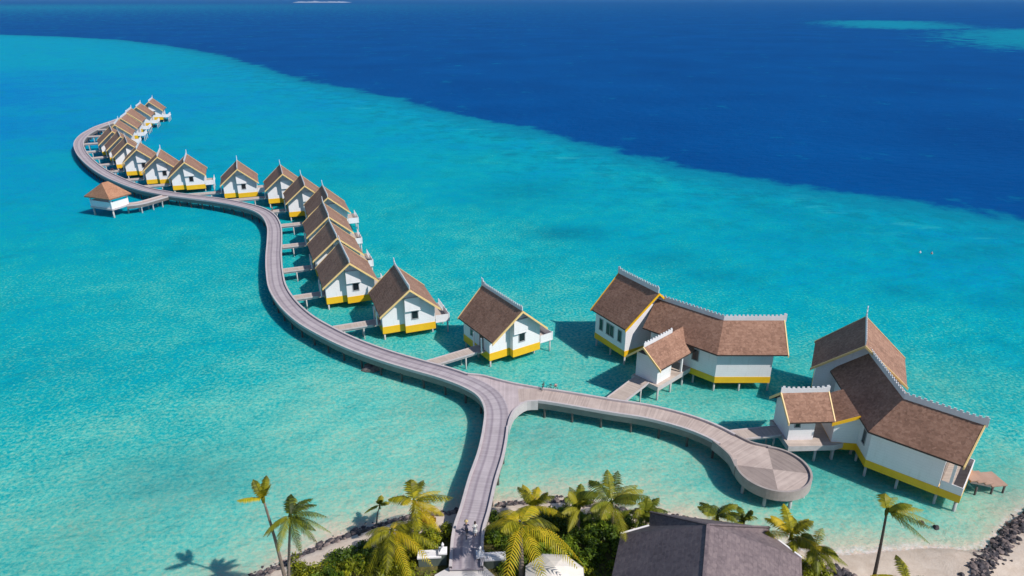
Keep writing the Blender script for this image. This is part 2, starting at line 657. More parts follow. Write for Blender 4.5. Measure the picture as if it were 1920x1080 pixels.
def make_villa():
    t = empty('stilt_villa')
    wg = wing(t, [(0, -5.9), (0, 6.1)], VW, VZE, VZR, z0=1.2, rake=.6, oh=.6, inset=(2.0, .6), crest=(.50, .15, .85), crest_ext=(-.05, .25))
    zr = wg['zroof']
    yb = -5.9 + .6 + 2.0            # recessed left half of the front gable
    yf = yb - 1.0                   # projecting right half
    xs = -0.75
    # projecting half gable
    m = MB()
    top = [(xs, zr(xs)), (0, zr(0)), (4.45, zr(4.45))]
    fr = [(xs, yf, 2.5), (4.45, yf, 2.5), (4.45, yf, top[2][1]), (0, yf, top[1][1]), (xs, yf, top[0][1])]
    bk = [(x, yb - .004, z) for x, y, z in fr]
    m.face(fr)
    for i in range(5):
        j = (i + 1) % 5
        m.face([fr[i], fr[j], bk[j], bk[i]])
    m.build('front_wall', M['white'], t)
    m = MB()
    m.box(((xs + 4.49) / 2, (yf + yb) / 2 - .045, 1.852), (4.49 - xs, 1.0, 1.30))
    m.build('front_skirt', M['yellow'], t)
    # box bay over the window and window
    m = MB()
    m.box((xs + 1.3, yf - .2, 6.55), (2.6, .40, 2.3))
    m.box((xs + 1.35, yf - .20, 5.36), (2.7, .44, .1))
    m.build('gable_bay', M['white'], t)
    window(t, (.95, yf, 4.35), (1, 0), 1.25, 1.55)
    # back gable window
    window(t, (0, 6.1 - 1.2, 4.3), (-1, 0), 1.3, 1.5)
    # entrance on the boardwalk side
    d = plate(t, 'door', (-4.45, -.9, 3.62), (0, -1), 1.15, 2.2, .06, 'door')
    hb = MB()
    hb.box((-4.53, -.5, 3.55), (.04, .05, .22))
    hb.build('handle', M['frame'], d)
    window(t, (-4.45, 2.2, 3.9), (0, -1), 1.0, 1.2)
    m = MB()
    m.box((-5.15, -.9, 2.42), (1.4, 2.6, .16))
    m.build('entrance_deck', M['plank'], t)
    for y in (-2.1, .3):
        m = MB()
        m.box((-5.2, y, 3.72), (.2, .2, 2.45))
        m.build('porch_post', M['white'], t)
    # lagoon side: glass doors and terrace
    gd = plate(t, 'glass_door', (4.45, .3, 3.65), (0, 1), 4.2, 2.2, .05, 'glass')
    fm = MB()
    for k in range(5):
        fm.box((4.53, -1.8 + k * 1.05, 3.65), (.06, .1, 2.2))
    fm.build('door_frame', M['white'], gd)
    tk = MB()
    tk.box((5.75, -.6, 2.36), (2.5, 7.6, .26))
    tk.build('terrace_deck', M['white'], t)
    td = MB()
    td.box((5.75, -.6, 2.503), (2.3, 7.3, .03))
    td.build('terrace_boards', M['plank'], t)
    rl = MB()
    rl.box((5.7, -4.33, 3.05), (2.35, .07, 1.1))
    rl.box((6.92, -2.6, 3.06), (.07, 3.4, 1.1))
    for k in range(9):
        rl.box((6.92, -.7 + k * .42, 3.0), (.06, .1, .98))
    rl.box((6.92, .85, 3.56), (.09, 3.6, .1))
    for y in (-4.33, -2.6, -.9):
        rl.box((6.92, y, 3.1), (.16, .16, 1.3))
    rl.build('terrace_railing', M['white'], t)
    for x, y in ((6.7, -4), (6.7, -.6), (6.7, 2.8)):
        pile(t, (x, y), 2.3, .14)
    return t


VILLAS = [  # photo point of the front roof tip, ridge direction, label
    ((980, 583), 123, 'white stilt villa with brown roof standing alone, nearest the fork of the boardwalk'),
    ((768, 543), 111, 'white stilt villa second from the fork, with its full gable and terrace rail showing'),
    ((655, 493), 111.5, 'white stilt villa partly hidden on its right by the second villa from the fork'),
    ((632, 446), 111.5, 'stilt villa showing only a sliver of white gable behind the third villa from the fork'),
    ((616, 406), 110.5, 'second roof down the tight middle stack of villas, almost only brown roof showing'),
    ((614.5, 370), 110.5, 'topmost villa in the tight middle stack beside the vertical boardwalk stretch'),
    ((571, 348), 110.5, 'stilt villa just left of the tight middle stack, its gable half covered'),
    ((529.5, 326), 110.5, 'stilt villa two steps left of the tight middle stack, right of the straight-on gable'),
    ((444.5, 317), 110.5, 'white stilt villa with gable seen straight on, midway along the row'),
    ((345, 304), 110.5, 'white stilt villa with white terrace at its right, closest to the pavilion jetty'),
    ((294.5, 294), 111, 'white stilt villa with reddish window above the end of the pavilion jetty'),
    ((255.5, 280), 112, 'small white stilt villa at the start of the far bend, behind two parked bicycles'),
    ((238.5, 267.5), 121, 'lowest of the three far bend villas with dark left roof slopes, white gable still showing'),
    ((225.5, 255.7), 122, 'middle one of the three far bend villas showing dark left roof slopes'),
    ((210, 246), 122, 'uppermost of the three far bend villas showing dark left roof slopes'),
    ((214.6, 233.5), 112, 'far villa with pale crest and gable just above the dark left roof slopes'),
    ((226, 221.5), 108, 'far villa whose light brown right slope begins the row of far right-facing roofs'),
    ((236.5, 210.5), 108, 'far villa third from the far tip of the row, right slope in sun'),
    ((255, 200.5), 108, 'far villa next to the last one at the far tip of the row'),
    ((278.5, 190.5), 108, 'last villa at the far tip of the row with white terrace over open water'),
]
proto = make_villa()
villa_frames = []
for i, (px, ang, lab) in enumerate(VILLAS):
    o = proto if i == 0 else copy_tree(proto)
    rz = R(ang - 90)
    tip = at(px[0], px[1], VZR)
    c = V2(tip) - Vector((math.sin(rz) * 5.9, -math.cos(rz) * 5.9))
    o.location = (c.x, c.y, 0)
    o.rotation_euler = (0, 0, rz)
    tag(o, lab, 'villa', 'white stilt villas in a curving row')
    villa_frames.append((c, rz))

# ------------------------------------------------------------------ boardwalk
DZ = 2.6
main_px = [(874, 1066), (878, 1000), (891, 955), (905, 900), (921, 850), (930, 800), (930, 765), (914, 738), (880, 718), (830, 700), (780, 686), (720, 668), (660, 646),
           (610, 622), (570, 598), (540, 570), (521, 540), (515, 510), (513.5, 480), (515, 450), (514, 425), (503, 405), (480, 392), (440, 382), (400, 375),
           (360, 370), (315, 364), (270, 355), (230, 341), (195, 324), (168, 304), (152, 285), (148, 268), (158, 254), (172, 245), (188, 237)]
main_pts = [V2(at(x, y, DZ)) for x, y in main_px] + [Vector((-178.2, 312)), Vector((-180, 328)), Vector((-182, 341))]
main_path = smooth_path(main_pts, 1.0)
HWID = 1.62


def ribbon(parent, path, hw, names, mats, ztop=DZ, zb=1.5, kerb_h=.30, kw=.24, skip=None):
    """walkway on a path: boards, a kerb and a fascia on each side. skip(side, i) leaves a gap"""
    dk = MB()
    L, Rr = offset(path, hw), offset(path, -hw)
    s = 0.0
    for i in range(len(path) - 1):
        ds = (path[i + 1] - path[i]).length
        dk.face([(*L[i], ztop), (*Rr[i], ztop), (*Rr[i + 1], ztop), (*L[i + 1], ztop)], 0, [(-hw, s), (hw, s), (hw, s + ds), (-hw, s + ds)])
        s += ds
    dk.face([(*L[0], ztop - .2), (*Rr[0], ztop - .2), (*Rr[0], ztop), (*L[0], ztop)], 0)
    o = dk.build('deck', mats[0], parent, fix=False)
    for side, sg in ((0, 1), (1, -1)):
        Lk0, Lk1 = offset(path, sg * (hw - kw)), offset(path, sg * (hw + .06))
        k = MB()
        fz = MB()
        Lf = offset(path, sg * (hw - .12))
        for i in range(len(path) - 1):
            if skip and skip(side, i):
                if k.f:
                    k.build('kerb', mats[1], parent)
                    fz.build('fascia', mats[2], parent)
                    k, fz = MB(), MB()
                continue
            a0, a1, b0, b1 = Lk0[i], Lk0[i + 1], Lk1[i], Lk1[i + 1]
            k.face([(*a0, ztop), (*a1, ztop), (*a1, ztop + kerb_h), (*a0, ztop + kerb_h)])
            k.face([(*a0, ztop + kerb_h), (*a1, ztop + kerb_h), (*b1, ztop + kerb_h), (*b0, ztop + kerb_h)])
            k.face([(*b0, ztop - .12), (*b1, ztop - .12), (*b1, ztop + kerb_h), (*b0, ztop + kerb_h)])
            k.face([(*a0, ztop - .004), (*a1, ztop - .004), (*b1, ztop - .12), (*b0, ztop - .12)])
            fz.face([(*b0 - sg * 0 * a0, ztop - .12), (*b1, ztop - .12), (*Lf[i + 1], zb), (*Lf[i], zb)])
        if k.f:
            k.build('kerb', mats[1], parent)
            fz.build('fascia', mats[2], parent)
    # underside
    u = MB()
    for i in range(len(path) - 1):
        u.face([(*L[i].lerp(Rr[i], .04), zb + .35), (*Rr[i].lerp(L[i], .04), zb + .35), (*Rr[i + 1].lerp(L[i + 1], .04), zb + .35), (*L[i + 1].lerp(Rr[i + 1], .04), zb + .35)])
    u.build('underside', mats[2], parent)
    return o


def trestles(parent, path, hw, every, mat='darkpile'):
    for i in range(every, len(path) - 1, every):
        d = (path[i + 1] - path[i - 1]).normalized()
        n = Vector((-d.y, d.x))
        m = MB()
        for sg in (-1, 1):
            c = path[i] + n * sg * (hw - .35)
            m.tube([(c.x, c.y, -1.5), (c.x, c.y, 1.75)], [.17, .17], 8)
        a, b = path[i] + n * (hw - .1), path[i] - n * (hw - .1)
        m.bar((a.x, a.y, 1.5), (b.x, b.y, 1.5), .25, .32)
        m.build('trestle', M[mat], parent)


bw = tag(empty('boardwalk', (*main_path[0], 0)), 'long grey wooden boardwalk on piles winding from the island past all the small villas', 'boardwalk')
# geometry in world space: put the empty back at the origin offset
off = Matrix.Translation(-bw.location)


def ground_children(e):
    """children were built in world coordinates; keep them there under an empty standing at the thing's base"""
    bpy.context.view_layer.update()
    inv = Matrix.Translation(-Vector(e.location))
    for ch in e.children:
        ch.data.transform(inv)
        for g in ch.children:
            g.data.transform(inv)
            for h in g.children:
                h.data.transform(inv)


junction_i = min(range(len(main_path)), key=lambda i: (main_path[i] - V2(at(935, 770, DZ))).length)
arm_px = [(972, 741), (1005, 741), (1050, 747), (1145, 763), (1215, 774), (1285, 792), (1335, 811), (1385, 838), (1425, 862)]
arm_pts = [V2(at(x, y, DZ)) for x, y in arm_px]
arm_path = smooth_path(arm_pts, 1.0)
armL, armR = offset(arm_path, 1.7), offset(arm_path, -1.7)
KA = min(range(len(arm_path)), key=lambda i: abs(arm_path[i].x - at(1006, 741, DZ).x))


def near_main(px):
    q = V2(at(*px, DZ))
    return min(range(len(main_path)), key=lambda i: (main_path[i] - q).length)


GAP0, GAP1 = near_main((932, 801)), near_main((866, 712))


def gap_main(side, i):
    # the fork: no kerb between the trunk and the arm
    return side == 1 and GAP0 <= i < GAP1


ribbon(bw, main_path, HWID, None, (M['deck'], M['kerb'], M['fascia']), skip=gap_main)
trestles(bw, main_path, HWID, 4)
# flare of the fork: one level deck between the two branches, kerbed on both free edges
mr = offset(main_path, -HWID + .02)
upper = smooth_path([mr[GAP1], V2(at(905, 706, DZ)), V2(at(935, 714, DZ)), V2(at(965, 721, DZ)), armL[KA].lerp(V2(at(985, 725, DZ)), .5), armL[KA]], .6)
T1 = V2(at(992, 747, DZ))
lower = smooth_path([mr[GAP0], V2(at(956, 788, DZ)), V2(at(963, 773, DZ)), V2(at(975, 762, DZ)), V2(at(988, 755, DZ)), armR[KA]], .6)
jm = MB()
loop_ = [tuple(p) for p in lower] + [tuple(p) for p in upper[::-1]] + [tuple(p) for p in main_path[GAP0:GAP1 + 1][::-1]]
for tri in tessellate_polygon([[Vector((*p, 0)) for p in loop_]]):
    tp = [loop_[k] for k in tri]
    if (tp[1][0] - tp[0][0]) * (tp[2][1] - tp[0][1]) - (tp[1][1] - tp[0][1]) * (tp[2][0] - tp[0][0]) < 0:
        tp = tp[::-1]
    jm.face([(*p, DZ - .004) for p in tp], 0, [(p[1], p[0]) for p in tp])
jm.build('fork_deck', M['forkdeck'], bw, fix=False)
for cv in (upper, lower):
    jk = MB()
    ca, cb_ = offset(cv, .13), offset(cv, -.13)
    for i in range(len(cv) - 1):
        jk.face([(*ca[i], DZ - .1), (*ca[i + 1], DZ - .1), (*ca[i + 1], DZ + .29), (*ca[i], DZ + .29)])
        jk.face([(*cb_[i], 1.42), (*cb_[i + 1], 1.42), (*cb_[i + 1], DZ + .29), (*cb_[i], DZ + .29)])
        jk.face([(*ca[i], DZ + .29), (*ca[i + 1], DZ + .29), (*cb_[i + 1], DZ + .29), (*cb_[i], DZ + .29)])
    jk.build('fork_kerb', M['kerb'], bw, fix=False)
for px_ in ((940, 745), (965, 745), (985, 740)):
    pile(bw, V2(at(*px_, DZ)), DZ - .2, .18, 'darkpile')
ground_children(bw)

arm = tag(empty('round_end_boardwalk', (*arm_path[0], 0)), 'tan wooden boardwalk branch that ends in a round platform', 'boardwalk')
CC = V2(at(1449, 880, DZ))
CR = 4.35


def gap_arm(side, i):
    p = arm_path[i]
    if (p - CC).length < CR + 2.9:
        return True
    if side == 1:
        return i < KA
    return i < KA


ribbon(arm, arm_path, 1.7, None, (M['armdeck'], M['kerb'], M['fascia']), skip=gap_arm)
trestles(arm, [p for p in arm_path if (p - CC).length > CR], 1.7, 4)
pm = MB()
NW = 64
ang0 = math.atan2((arm_path[-1] - arm_path[-4]).y, (arm_path[-1] - arm_path[-4]).x) + PI
for k in range(NW):
    a0, a1 = 2 * PI * k / NW, 2 * PI * (k + 1) / NW
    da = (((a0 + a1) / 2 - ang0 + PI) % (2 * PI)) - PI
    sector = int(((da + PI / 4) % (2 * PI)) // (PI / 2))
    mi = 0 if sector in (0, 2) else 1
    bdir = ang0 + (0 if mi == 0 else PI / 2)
    P = [CC, CC + Vector((math.cos(a0), math.sin(a0))) * (CR - .2), CC + Vector((math.cos(a1), math.sin(a1))) * (CR - .2)]
    dv = Vector((math.cos(bdir), math.sin(bdir)))
    pm.face([(*p, DZ + .006) for p in P], mi, [(0, (p - CC).dot(dv)) for p in P])
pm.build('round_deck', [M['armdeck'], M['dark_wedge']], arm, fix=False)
rm = MB()
for k in range(NW):
    a0, a1 = 2 * PI * k / NW, 2 * PI * (k + 1) / NW
    e0, e1 = Vector((math.cos(a0), math.sin(a0))), Vector((math.cos(a1), math.sin(a1)))
    mid = CC + (e0 + e1) * .5 * CR
    dd = min((mid - p).length for p in arm_path)
    if dd < 2.75 and (mid - arm_path[-6]).length < CR + 1.5 and (mid - CC).dot(Vector((math.cos(ang0), math.sin(ang0)))) > CR * .62:
        continue
    i0, i1, o0, o1 = CC + e0 * (CR - .25), CC + e1 * (CR - .25), CC + e0 * CR, CC + e1 * CR
    rm.hexa([(*i0, 1.55), (*o0, 1.55), (*o1, 1.55), (*i1, 1.55)], [(*i0, DZ + .26), (*o0, DZ + .26), (*o1, DZ + .26), (*i1, DZ + .26)])
rm.build('round_rim', M['rimside'], arm)
for sg, side_ in ((1, armL), (-1, armR)):
    k_ = min(range(len(arm_path)), key=lambda i: abs((arm_path[i] - CC).length - CR - 3.0))
    p0 = side_[k_]
    a_ = ang0 - sg * R(52)
    pe = CC + Vector((math.cos(a_), math.sin(a_))) * (CR - .02)
    a2 = ang0 - sg * R(28)
    pc = CC + Vector((math.cos(a2), math.sin(a2))) * (CR + .55)
    cv = smooth_path([p0, p0.lerp(pc, .6) + (arm_path[k_] - p0).normalized() * .12, pc, pe], .35)
    fm_ = MB()
    hub = CC + Vector((math.cos(ang0), math.sin(ang0))) * (CR - .6)
    for a, b in zip(cv[:-1], cv[1:]):
        t3 = [hub, a, b]
        if (a - hub).x * (b - hub).y - (a - hub).y * (b - hub).x < 0:
            t3 = [hub, b, a]
        fm_.face([(*p, DZ - .004) for p in t3], 0, [(p.x, p.y) for p in t3])
    fm_.build('flare_deck', M['armdeck'], arm, fix=False)
    fk = MB()
    ca, cb_ = offset(cv, .11), offset(cv, -.11)
    for i in range(len(cv) - 1):
        fk.hexa([(*cb_[i], 1.52), (*cb_[i + 1], 1.52), (*ca[i + 1], 1.52), (*ca[i], 1.52)], [(*cb_[i], DZ + .28), (*cb_[i + 1], DZ + .28), (*ca[i + 1], DZ + .28), (*ca[i], DZ + .28)])
    fk.build('flare_kerb', M['rimside'], arm)
um = MB()
um.prism([CC + Vector((math.cos(2 * PI * k / 32), math.sin(2 * PI * k / 32))) * (CR - .3) for k in range(32)], 1.6, 2.2)
um.build('round_underside', M['fascia'], arm)
for k in range(8):
    a = 2 * PI * (k + .35) / 8
    pile(arm, CC + Vector((math.cos(a), math.sin(a))) * (CR - .6), 1.6, .2)
ground_children(arm)


# ------------------------------------------------------------------ gangways
def gangway(a, b, w, label, z=2.5, group='gangways from the boardwalk to the villas'):
    a, b = V2(a), V2(b)
    d = (b - a).normalized()
    L = (b - a).length
    e = tag(empty('gangway', (a.x, a.y, 0), math.atan2(d.y, d.x)), label, 'gangway', group)
    m = MB()
    m.face([(0, -w / 2, z), (L, -w / 2, z), (L, w / 2, z), (0, w / 2, z)], 0, [(-w / 2, 0), (-w / 2, L), (w / 2, L), (w / 2, 0)])
    m.build('deck', M['plank'], e, fix=False)
    k = MB()
    for s in (-1, 1):
        k.box((L / 2, s * (w / 2), z - .02), (L, .14, .22))
        k.box((L / 2, s * (w / 2 - .2), z - .3), (L, .12, .34))
    k.build('edge_beam', M['kerb'], e)
    n = max(1, int(L / 3.2))
    for i in range(n):
        x = L * (i + .5) / n
        for s in (-1, 1):
            pile(e, (x, s * (w / 2 - .2)), z - .45, .12)
    return e


GL = ['gangway to the lone villa nearest the fork', 'gangway to the second villa from the fork', 'gangway to the villa left of the second villa from the fork',
      'gangway lowest but one beside the vertical boardwalk stretch', 'gangway in the middle of the vertical boardwalk stretch',
      'upper gangway beside the vertical boardwalk stretch', 'gangway with the red bicycle parked at its boardwalk end',
      'gangway below the villa just right of the straight-on gable', 'gangway under the villa with its gable straight on',
      'gangway to the villa closest to the roofed pavilion', 'gangway just above the roofed pavilion', 'gangway beside the two bicycles near the pavilion',
      'lowest of the pale gangways inside the far bend', 'second pale gangway up inside the far bend', 'third pale gangway up inside the far bend',
      'topmost pale gangway inside the far bend', 'hidden gangway behind the far sloping roofs', 'gangway to the third villa from the far tip',
      'gangway to the villa before the last', 'gangway to the last villa at the far tip']
gang_starts = []
for i, (c, rz) in enumerate(villa_frames):
    ux = Vector((math.cos(rz), math.sin(rz)))
    uy = Vector((-ux.y, ux.x))
    st = c - ux * 5.8 + uy * (-.9)
    best = None
    for k in range(len(main_path) - 1):
        h = seg_hit(st, -ux, main_path[k], main_path[k + 1])
        if h is not None and (best is None or h < best):
            best = h
    if best is None or best > 40:
        q = min(main_path, key=lambda p: (p - st).length)
    else:
        q = st - ux * (best)
    dd = (st - q)
    if dd.length < 2.2:
        gang_starts.append(q)
        continue
    n_ = dd.normalized()
    # start just outside the kerb
    k = min(range(1, len(main_path) - 1), key=lambda j: (main_path[j] - q).length)
    tn = (main_path[k + 1] - main_path[k - 1]).normalized()
    cosx = max(.35, abs(n_.dot(Vector((-tn.y, tn.x)))))
    a = q + n_ * ((HWID + .08) / cosx)
    gang_starts.append(a)
    gangway(a, st, 1.9, GL[i])


# ------------------------------------------------------------------ the two large villas
def P2(px, z):
    return V2(at(px[0], px[1], z))


BZE, BZA, BZD = 6.7, 11.75, 10.25


def railing(parent, pts, z, h=1.05, name='terrace_railing'):
    m = MB()
    for a, b in zip(pts[:-1], pts[1:]):
        m.bar((a[0], a[1], z + h / 2), (b[0], b[1], z + h / 2), .08, h)
    return m.build(name, M['white'], parent)


def slab(parent, name, poly, z0, z1, mat, mside=None):
    m = MB()
    poly = [V2(p) for p in poly]
    ar = sum(poly[i].x * poly[(i + 1) % len(poly)].y - poly[(i + 1) % len(poly)].x * poly[i].y for i in range(len(poly)))
    if ar < 0:
        poly = poly[::-1]
    n = len(poly)
    m.face([(*p, z1) for p in poly], 0, [(p.x, p.y) for p in poly])
    m.face([(*p, z0) for p in reversed(poly)], 1)
    for i in range(n):
        j = (i + 1) % n
        m.face([(*poly[i], z0), (*poly[j], z0), (*poly[j], z1), (*poly[i], z1)], 1)
    return m.build(name, [M[mat], M[mside or 'kerb']], parent)


# --- first large villa (beside the straight arm)
b1 = tag(empty('large_stilt_villa', (*P2((1290, 700), 0), 0)), 'large white stilt villa with bent brown roof, between the small villas and the entrance hut',
         'villa', 'large villas with bent roofs')
A1 = wing(b1, [P2((1236, 550), BZA), P2((1161, 512), BZA)], 5.8, BZE, BZA, rake=.5, inset=(.6, .5), crest=(.75, .2, .35), crest_ext=(-.1, .25), barge='yellow')
CD1 = wing(b1, [P2((1232, 559), BZD), P2((1357, 600), BZD), P2((1470, 600), BZD)], 4.15, BZE, BZD, rake=.4, inset=(1.0, 1.6), wall_w=3.2, crest=(.62, .0, .35),
           crest_ext=(0, .35), ends=(False, True))
EZR, EZE = 8.25, 5.65
e0, e1 = P2((1207, 651), EZR), P2((1262, 622), EZR)
e1 = e0 + (e1 - e0).normalized() * 7.4
E1 = wing(b1, [e0, e0 + (e1 - e0).normalized() * 10.8], 2.95, EZE, EZR, rake=.3, inset=(.6, .4), walls=False, skirt=False, piles=False, crest=None, ends=(True, False))
cm = MB()
crest_board(cm, [e0, e0 + (e1 - e0).normalized() * 6.9], EZR, .5, .5, .1, .1)
cm.build('ridge_crest', M['crest'], E1['roof'])
ed = (e1 - e0).normalized()
en = Vector((-ed.y, ed.x))
m = MB()
wf = e0 + ed * 1.2
q = [wf - en * 1.9, wf + en * 1.9, wf + ed * 3.4 + en * 1.9, wf + ed * 3.4 - en * 1.9]
m.prism([q[0], q[3], q[2], q[1]], 2.5, 6.4)
m.build('porch_wall', M['white'], b1)
m = MB()
for s in (5.6, ):
    c = wf + ed * s - en * 2.2
    m.box((c.x, c.y, 4.1), (.26, .26, 3.2), math.atan2(ed.y, ed.x))
m.build('porch_post', M['white'], b1)
slab(b1, 'porch_deck', [wf - ed * .5 + en * 2.2, wf - ed * .5 - en * 2.5, wf + ed * 8.2 - en * 2.5, wf + ed * 8.2 + en * 2.2], 1.75, 2.494, 'plank')
for s, t in ((0, -2.2), (3.2, -2.2), (6.2, -2.2), (0, 1.9), (3.2, 1.9)):
    pile(b1, wf + ed * s + en * t, 1.8, .17)
# windows
dA = (A1['L'][1] - A1['L'][0])
dAn = dA.normalized()
for f, wd in ((.18, 1.0), (.50, 2.0), (.80, 1.0)):
    c = A1['L'][0] + dA * f
    window(b1, (*c, 4.6), -dAn, wd, 2.1, 2 if wd > 1.5 else 1)
dC = (CD1['R'][1] - CD1['R'][0]).normalized()
c = P2((1303, 690), 2.5)
k = (c - CD1['R'][0]).dot(dC)
window(b1, (*(CD1['R'][0] + dC * k), 4.9), dC, 1.2, 1.9)
ground_children(b1)

# --- second large villa (beyond the round platform)
b2 = tag(empty('large_stilt_villa', (*P2((1680, 860), 0), 0)), 'large white stilt villa with thrice bent roof right of the round platform',
         'villa', 'large villas with bent roofs')
A2 = wing(b2, [P2((1623, 648), BZA), P2((1624, 594), BZA)], 5.9, BZE, BZA, rake=.5, inset=(.6, .5), crest=(.7, .0, .9), crest_ext=(-.1, .3), barge='cream')
r0, r1, r2 = P2((1622, 652), BZD), P2((1695, 747), BZD), P2((1846, 796), BZD)
CD2 = wing(b2, [r0, r1, r2], 4.05, BZE, BZD, rake=.5, inset=(1.0, 1.7), crest=(.66, .0, .3), crest_ext=(0, .35), ends=(False, True))
# lean-to roof continuing the slope towards the entrance
dCc = (r1 - r0).normalized()
nO = Vector((dCc.y, -dCc.x))
LZ, LZ2, LW = 6.80, 5.55, 3.0
ea = P2((1606, 780), LZ)
k_ = (ea - r0).dot(dCc)
ea = r0 + dCc * k_ + nO * 3.95
eb = ea - dCc * 6.3
fa, fb = ea + nO * LW, eb + nO * LW
m = MB()
for q, mi_, up_ in (([(*ea, LZ), (*fa, LZ2), (*fb, LZ2), (*eb, LZ)], 0, 0),):
    lo = [(x, y, z - .2) for x, y, z in q]
    m.hexa(lo, q, 1, 0)
lroof = m.build('lean_to_roof', [M['roof'], M['roofedge']], b2)
m = MB()
o0, o1 = dCc * .01, dCc * .15
loop = [(fa + nO * .1, LZ2 - .36), (ea, LZ - .32), (ea, LZ + .08), (fa + nO * .1, LZ2 + .04)]
m.hexa([(*(p + o0), z) for p, z in loop], [(*(p + o1), z) for p, z in loop])
m.build('bargeboard', M['yellow'], lroof)
wa, wb = ea - dCc * .45, eb + dCc * .3
m = MB()
c4 = [wa - nO * .9, wa + nO * (LW - .45), wb + nO * (LW - .45), wb - nO * .9]
zt_ = [LZ - .23, LZ2 - .05, LZ2 - .05, LZ - .23]
zt_ = [LZ - .25, LZ - .25 - (LZ - LZ2) * (LW - .45) / LW, LZ - .25 - (LZ - LZ2) * (LW - .45) / LW, LZ - .25]
m.hexa([(*p, 2.5) for p in c4], [(*p, z) for p, z in zip(c4, zt_)])
m.build('lean_to_wall', M['white'], b2)
m = MB()
c5 = [wa - nO * .9 + dCc * .04, wa + nO * (LW - .41) + dCc * .04, wb + nO * (LW - .41) - dCc * .04, wb - nO * .9 - dCc * .04]
m.hexa([(*p, 1.503) for p in c5], [(*p, 2.502) for p in c5])
m.build('lean_to_skirt', M['yellow'], b2)
for c_ in (c4[1], c4[2]):
    pile(b2, c_ - nO * .35, 1.5, .16)
# entrance hut
h0, h1 = P2((1466, 736), 8.15), P2((1553, 734), 8.15)
E2 = wing(b2, [h0, h1], 2.95, 5.65, 8.15, rake=.15, oh=.75, inset=(.5, 1.9), skirt=False, piles=False, crest=(.55, .25, .25), crest_ext=(.15, .15))
hd = (h1 - h0).normalized()
hn = Vector((-hd.y, hd.x))
hc = h0
slab(b2, 'porch_deck', [hc - hn * 3.5 + hd * .3, hc - hn * 3.5 + hd * 6.2, hc - hn * 2.2 + hd * 10.0, hc + hn * 1.5 + hd * 10.0, hc + hn * 2.4 + hd * .3], 1.75, 2.494, 'plank')
for s, t in ((.8, -3.2), (4.0, -3.2), (6.4, -3.0), (9.4, -2.0), (.8, 1.5)):
    pile(b2, hc + hd * s + hn * t, 1.8, .17)
c = E2['R'][0].lerp(E2['R'][1], .30)
window(b2, (*c, 4.75), (E2['R'][1] - E2['R'][0]).normalized(), .8, .75)
# windows on the long walls
dC = (CD2['R'][1] - CD2['R'][0]).normalized()
window(b2, (*(CD2['R'][1] - dC * 1.6), 4.7), dC, 1.0, 2.0)
# end: terrace with white parapet, glass wall
d1 = CD2['d1']
n1 = Vector((-d1.y, d1.x))
eR, eL = CD2['R'][-1], CD2['L'][-1]
plate(b2, 'glass_door', (*((eR + eL) / 2), 3.9), n1, 5.4, 2.6, .05, 'glass')
slab(b2, 'terrace_deck', [eR + d1 * .05, eR + d1 * 2.3, eL + d1 * 2.3, eL + d1 * .05], 1.503, 2.49, 'plank', 'yellow')
railing(b2, [eR + d1 * .1 + n1 * .05, eR + d1 * 2.25 + n1 * .05, eL + d1 * 2.25 - n1 * .05, eL + d1 * .1 - n1 * .05], 2.5, 1.05)
for cc in (eR + d1 * 1.0 + n1 * .2, eL + d1 * 1.0 - n1 * .2):
    m = MB()
    m.box((cc.x, cc.y, 4.4), (.3, .3, 3.8), math.atan2(d1.y, d1.x))
    m.build('terrace_post', M['white'], b2)
for cc in (eR + d1 * 2.0 + n1 * .4, eL + d1 * 2.0 - n1 * .4, (eR + eL) / 2 + d1 * 2.0):
    pile(b2, cc, 1.3, .18)
ground_children(b2)

# swim jetty at its right end
sj = eL + d1 * 1.75 - n1 * 1.9
st = tag(empty('swim_steps', (sj.x, sj.y, 0), math.atan2(d1.y, d1.x) + R(48)), 'brown wooden swim platform at the right end of the large villa by the beach', 'steps')
m = MB()
for k in range(3):
    x0 = k * 1.0
    z = 2.2 - k * .32
    m.box((x0 + .5, 0, z), (1.02, 2.4, .14))
m.box((3.9, 0, 1.2), (2.0, 2.5, .16))
m.build('tread', M['teak'], st)
for s in (-1.1, 1.1):
    m = MB()
    m.bar((0, s, 2.05), (3.0, s, 1.1), .12, .2)
    m.build('stringer', M['fascia'], st)
for x, y in ((1.2, 1.0), (1.2, -1.0), (3.2, 1.1), (3.2, -1.1), (4.7, 1.1), (4.7, -1.1)):
    pile(st, (x, y), 1.1, .12, 'darkpile')

# gangways to the large villas
def to_arm(px_a, px_b, lab, w=2.2):
    a, b = P2(px_a, 2.5), P2(px_b, 2.5)
    gangway(a, b, w, lab)


to_arm((1152, 751), (1203, 712), 'wide gangway from the straight arm to the porch of the left large villa', 2.4)
to_arm((1376, 816), (1470, 806), 'gangway from near the round platform to the entrance hut of the right large villa', 2.0)

# ------------------------------------------------------------------ roofed pavilion on a jetty
gz = tag(empty('pavilion', (*P2((208, 380), 2.5), 0), 0), 'small white walled pavilion with orange-brown hipped roof at the end of a short jetty', 'pavilion')
ga, gb, gc = P2((168, 369), 5.4), P2((205, 374), 5.4), P2((246, 362), 5.4)
ax = (gc - gb).normalized()
ay = Vector((-ax.y, ax.x))
hw, hd_ = (gc - gb).length / 2, 4.6
ctr = gb + ax * hw + ay * hd_
gz.location = (ctr.x, ctr.y, 0)
gz.rotation_euler = (0, 0, math.atan2(ax.y, ax.x))
m = MB()
E = [(-hw, -hd_), (hw, -hd_), (hw, hd_), (-hw, hd_)]
ra, rb_ = (-1.0, 0), (1.0, 0)
ze, zt = 5.4, 8.8
m.face([(*E[0], ze), (*E[1], ze), (*rb_, zt), (*ra, zt)])
m.face([(*E[1], ze), (*E[2], ze), (*rb_, zt)])
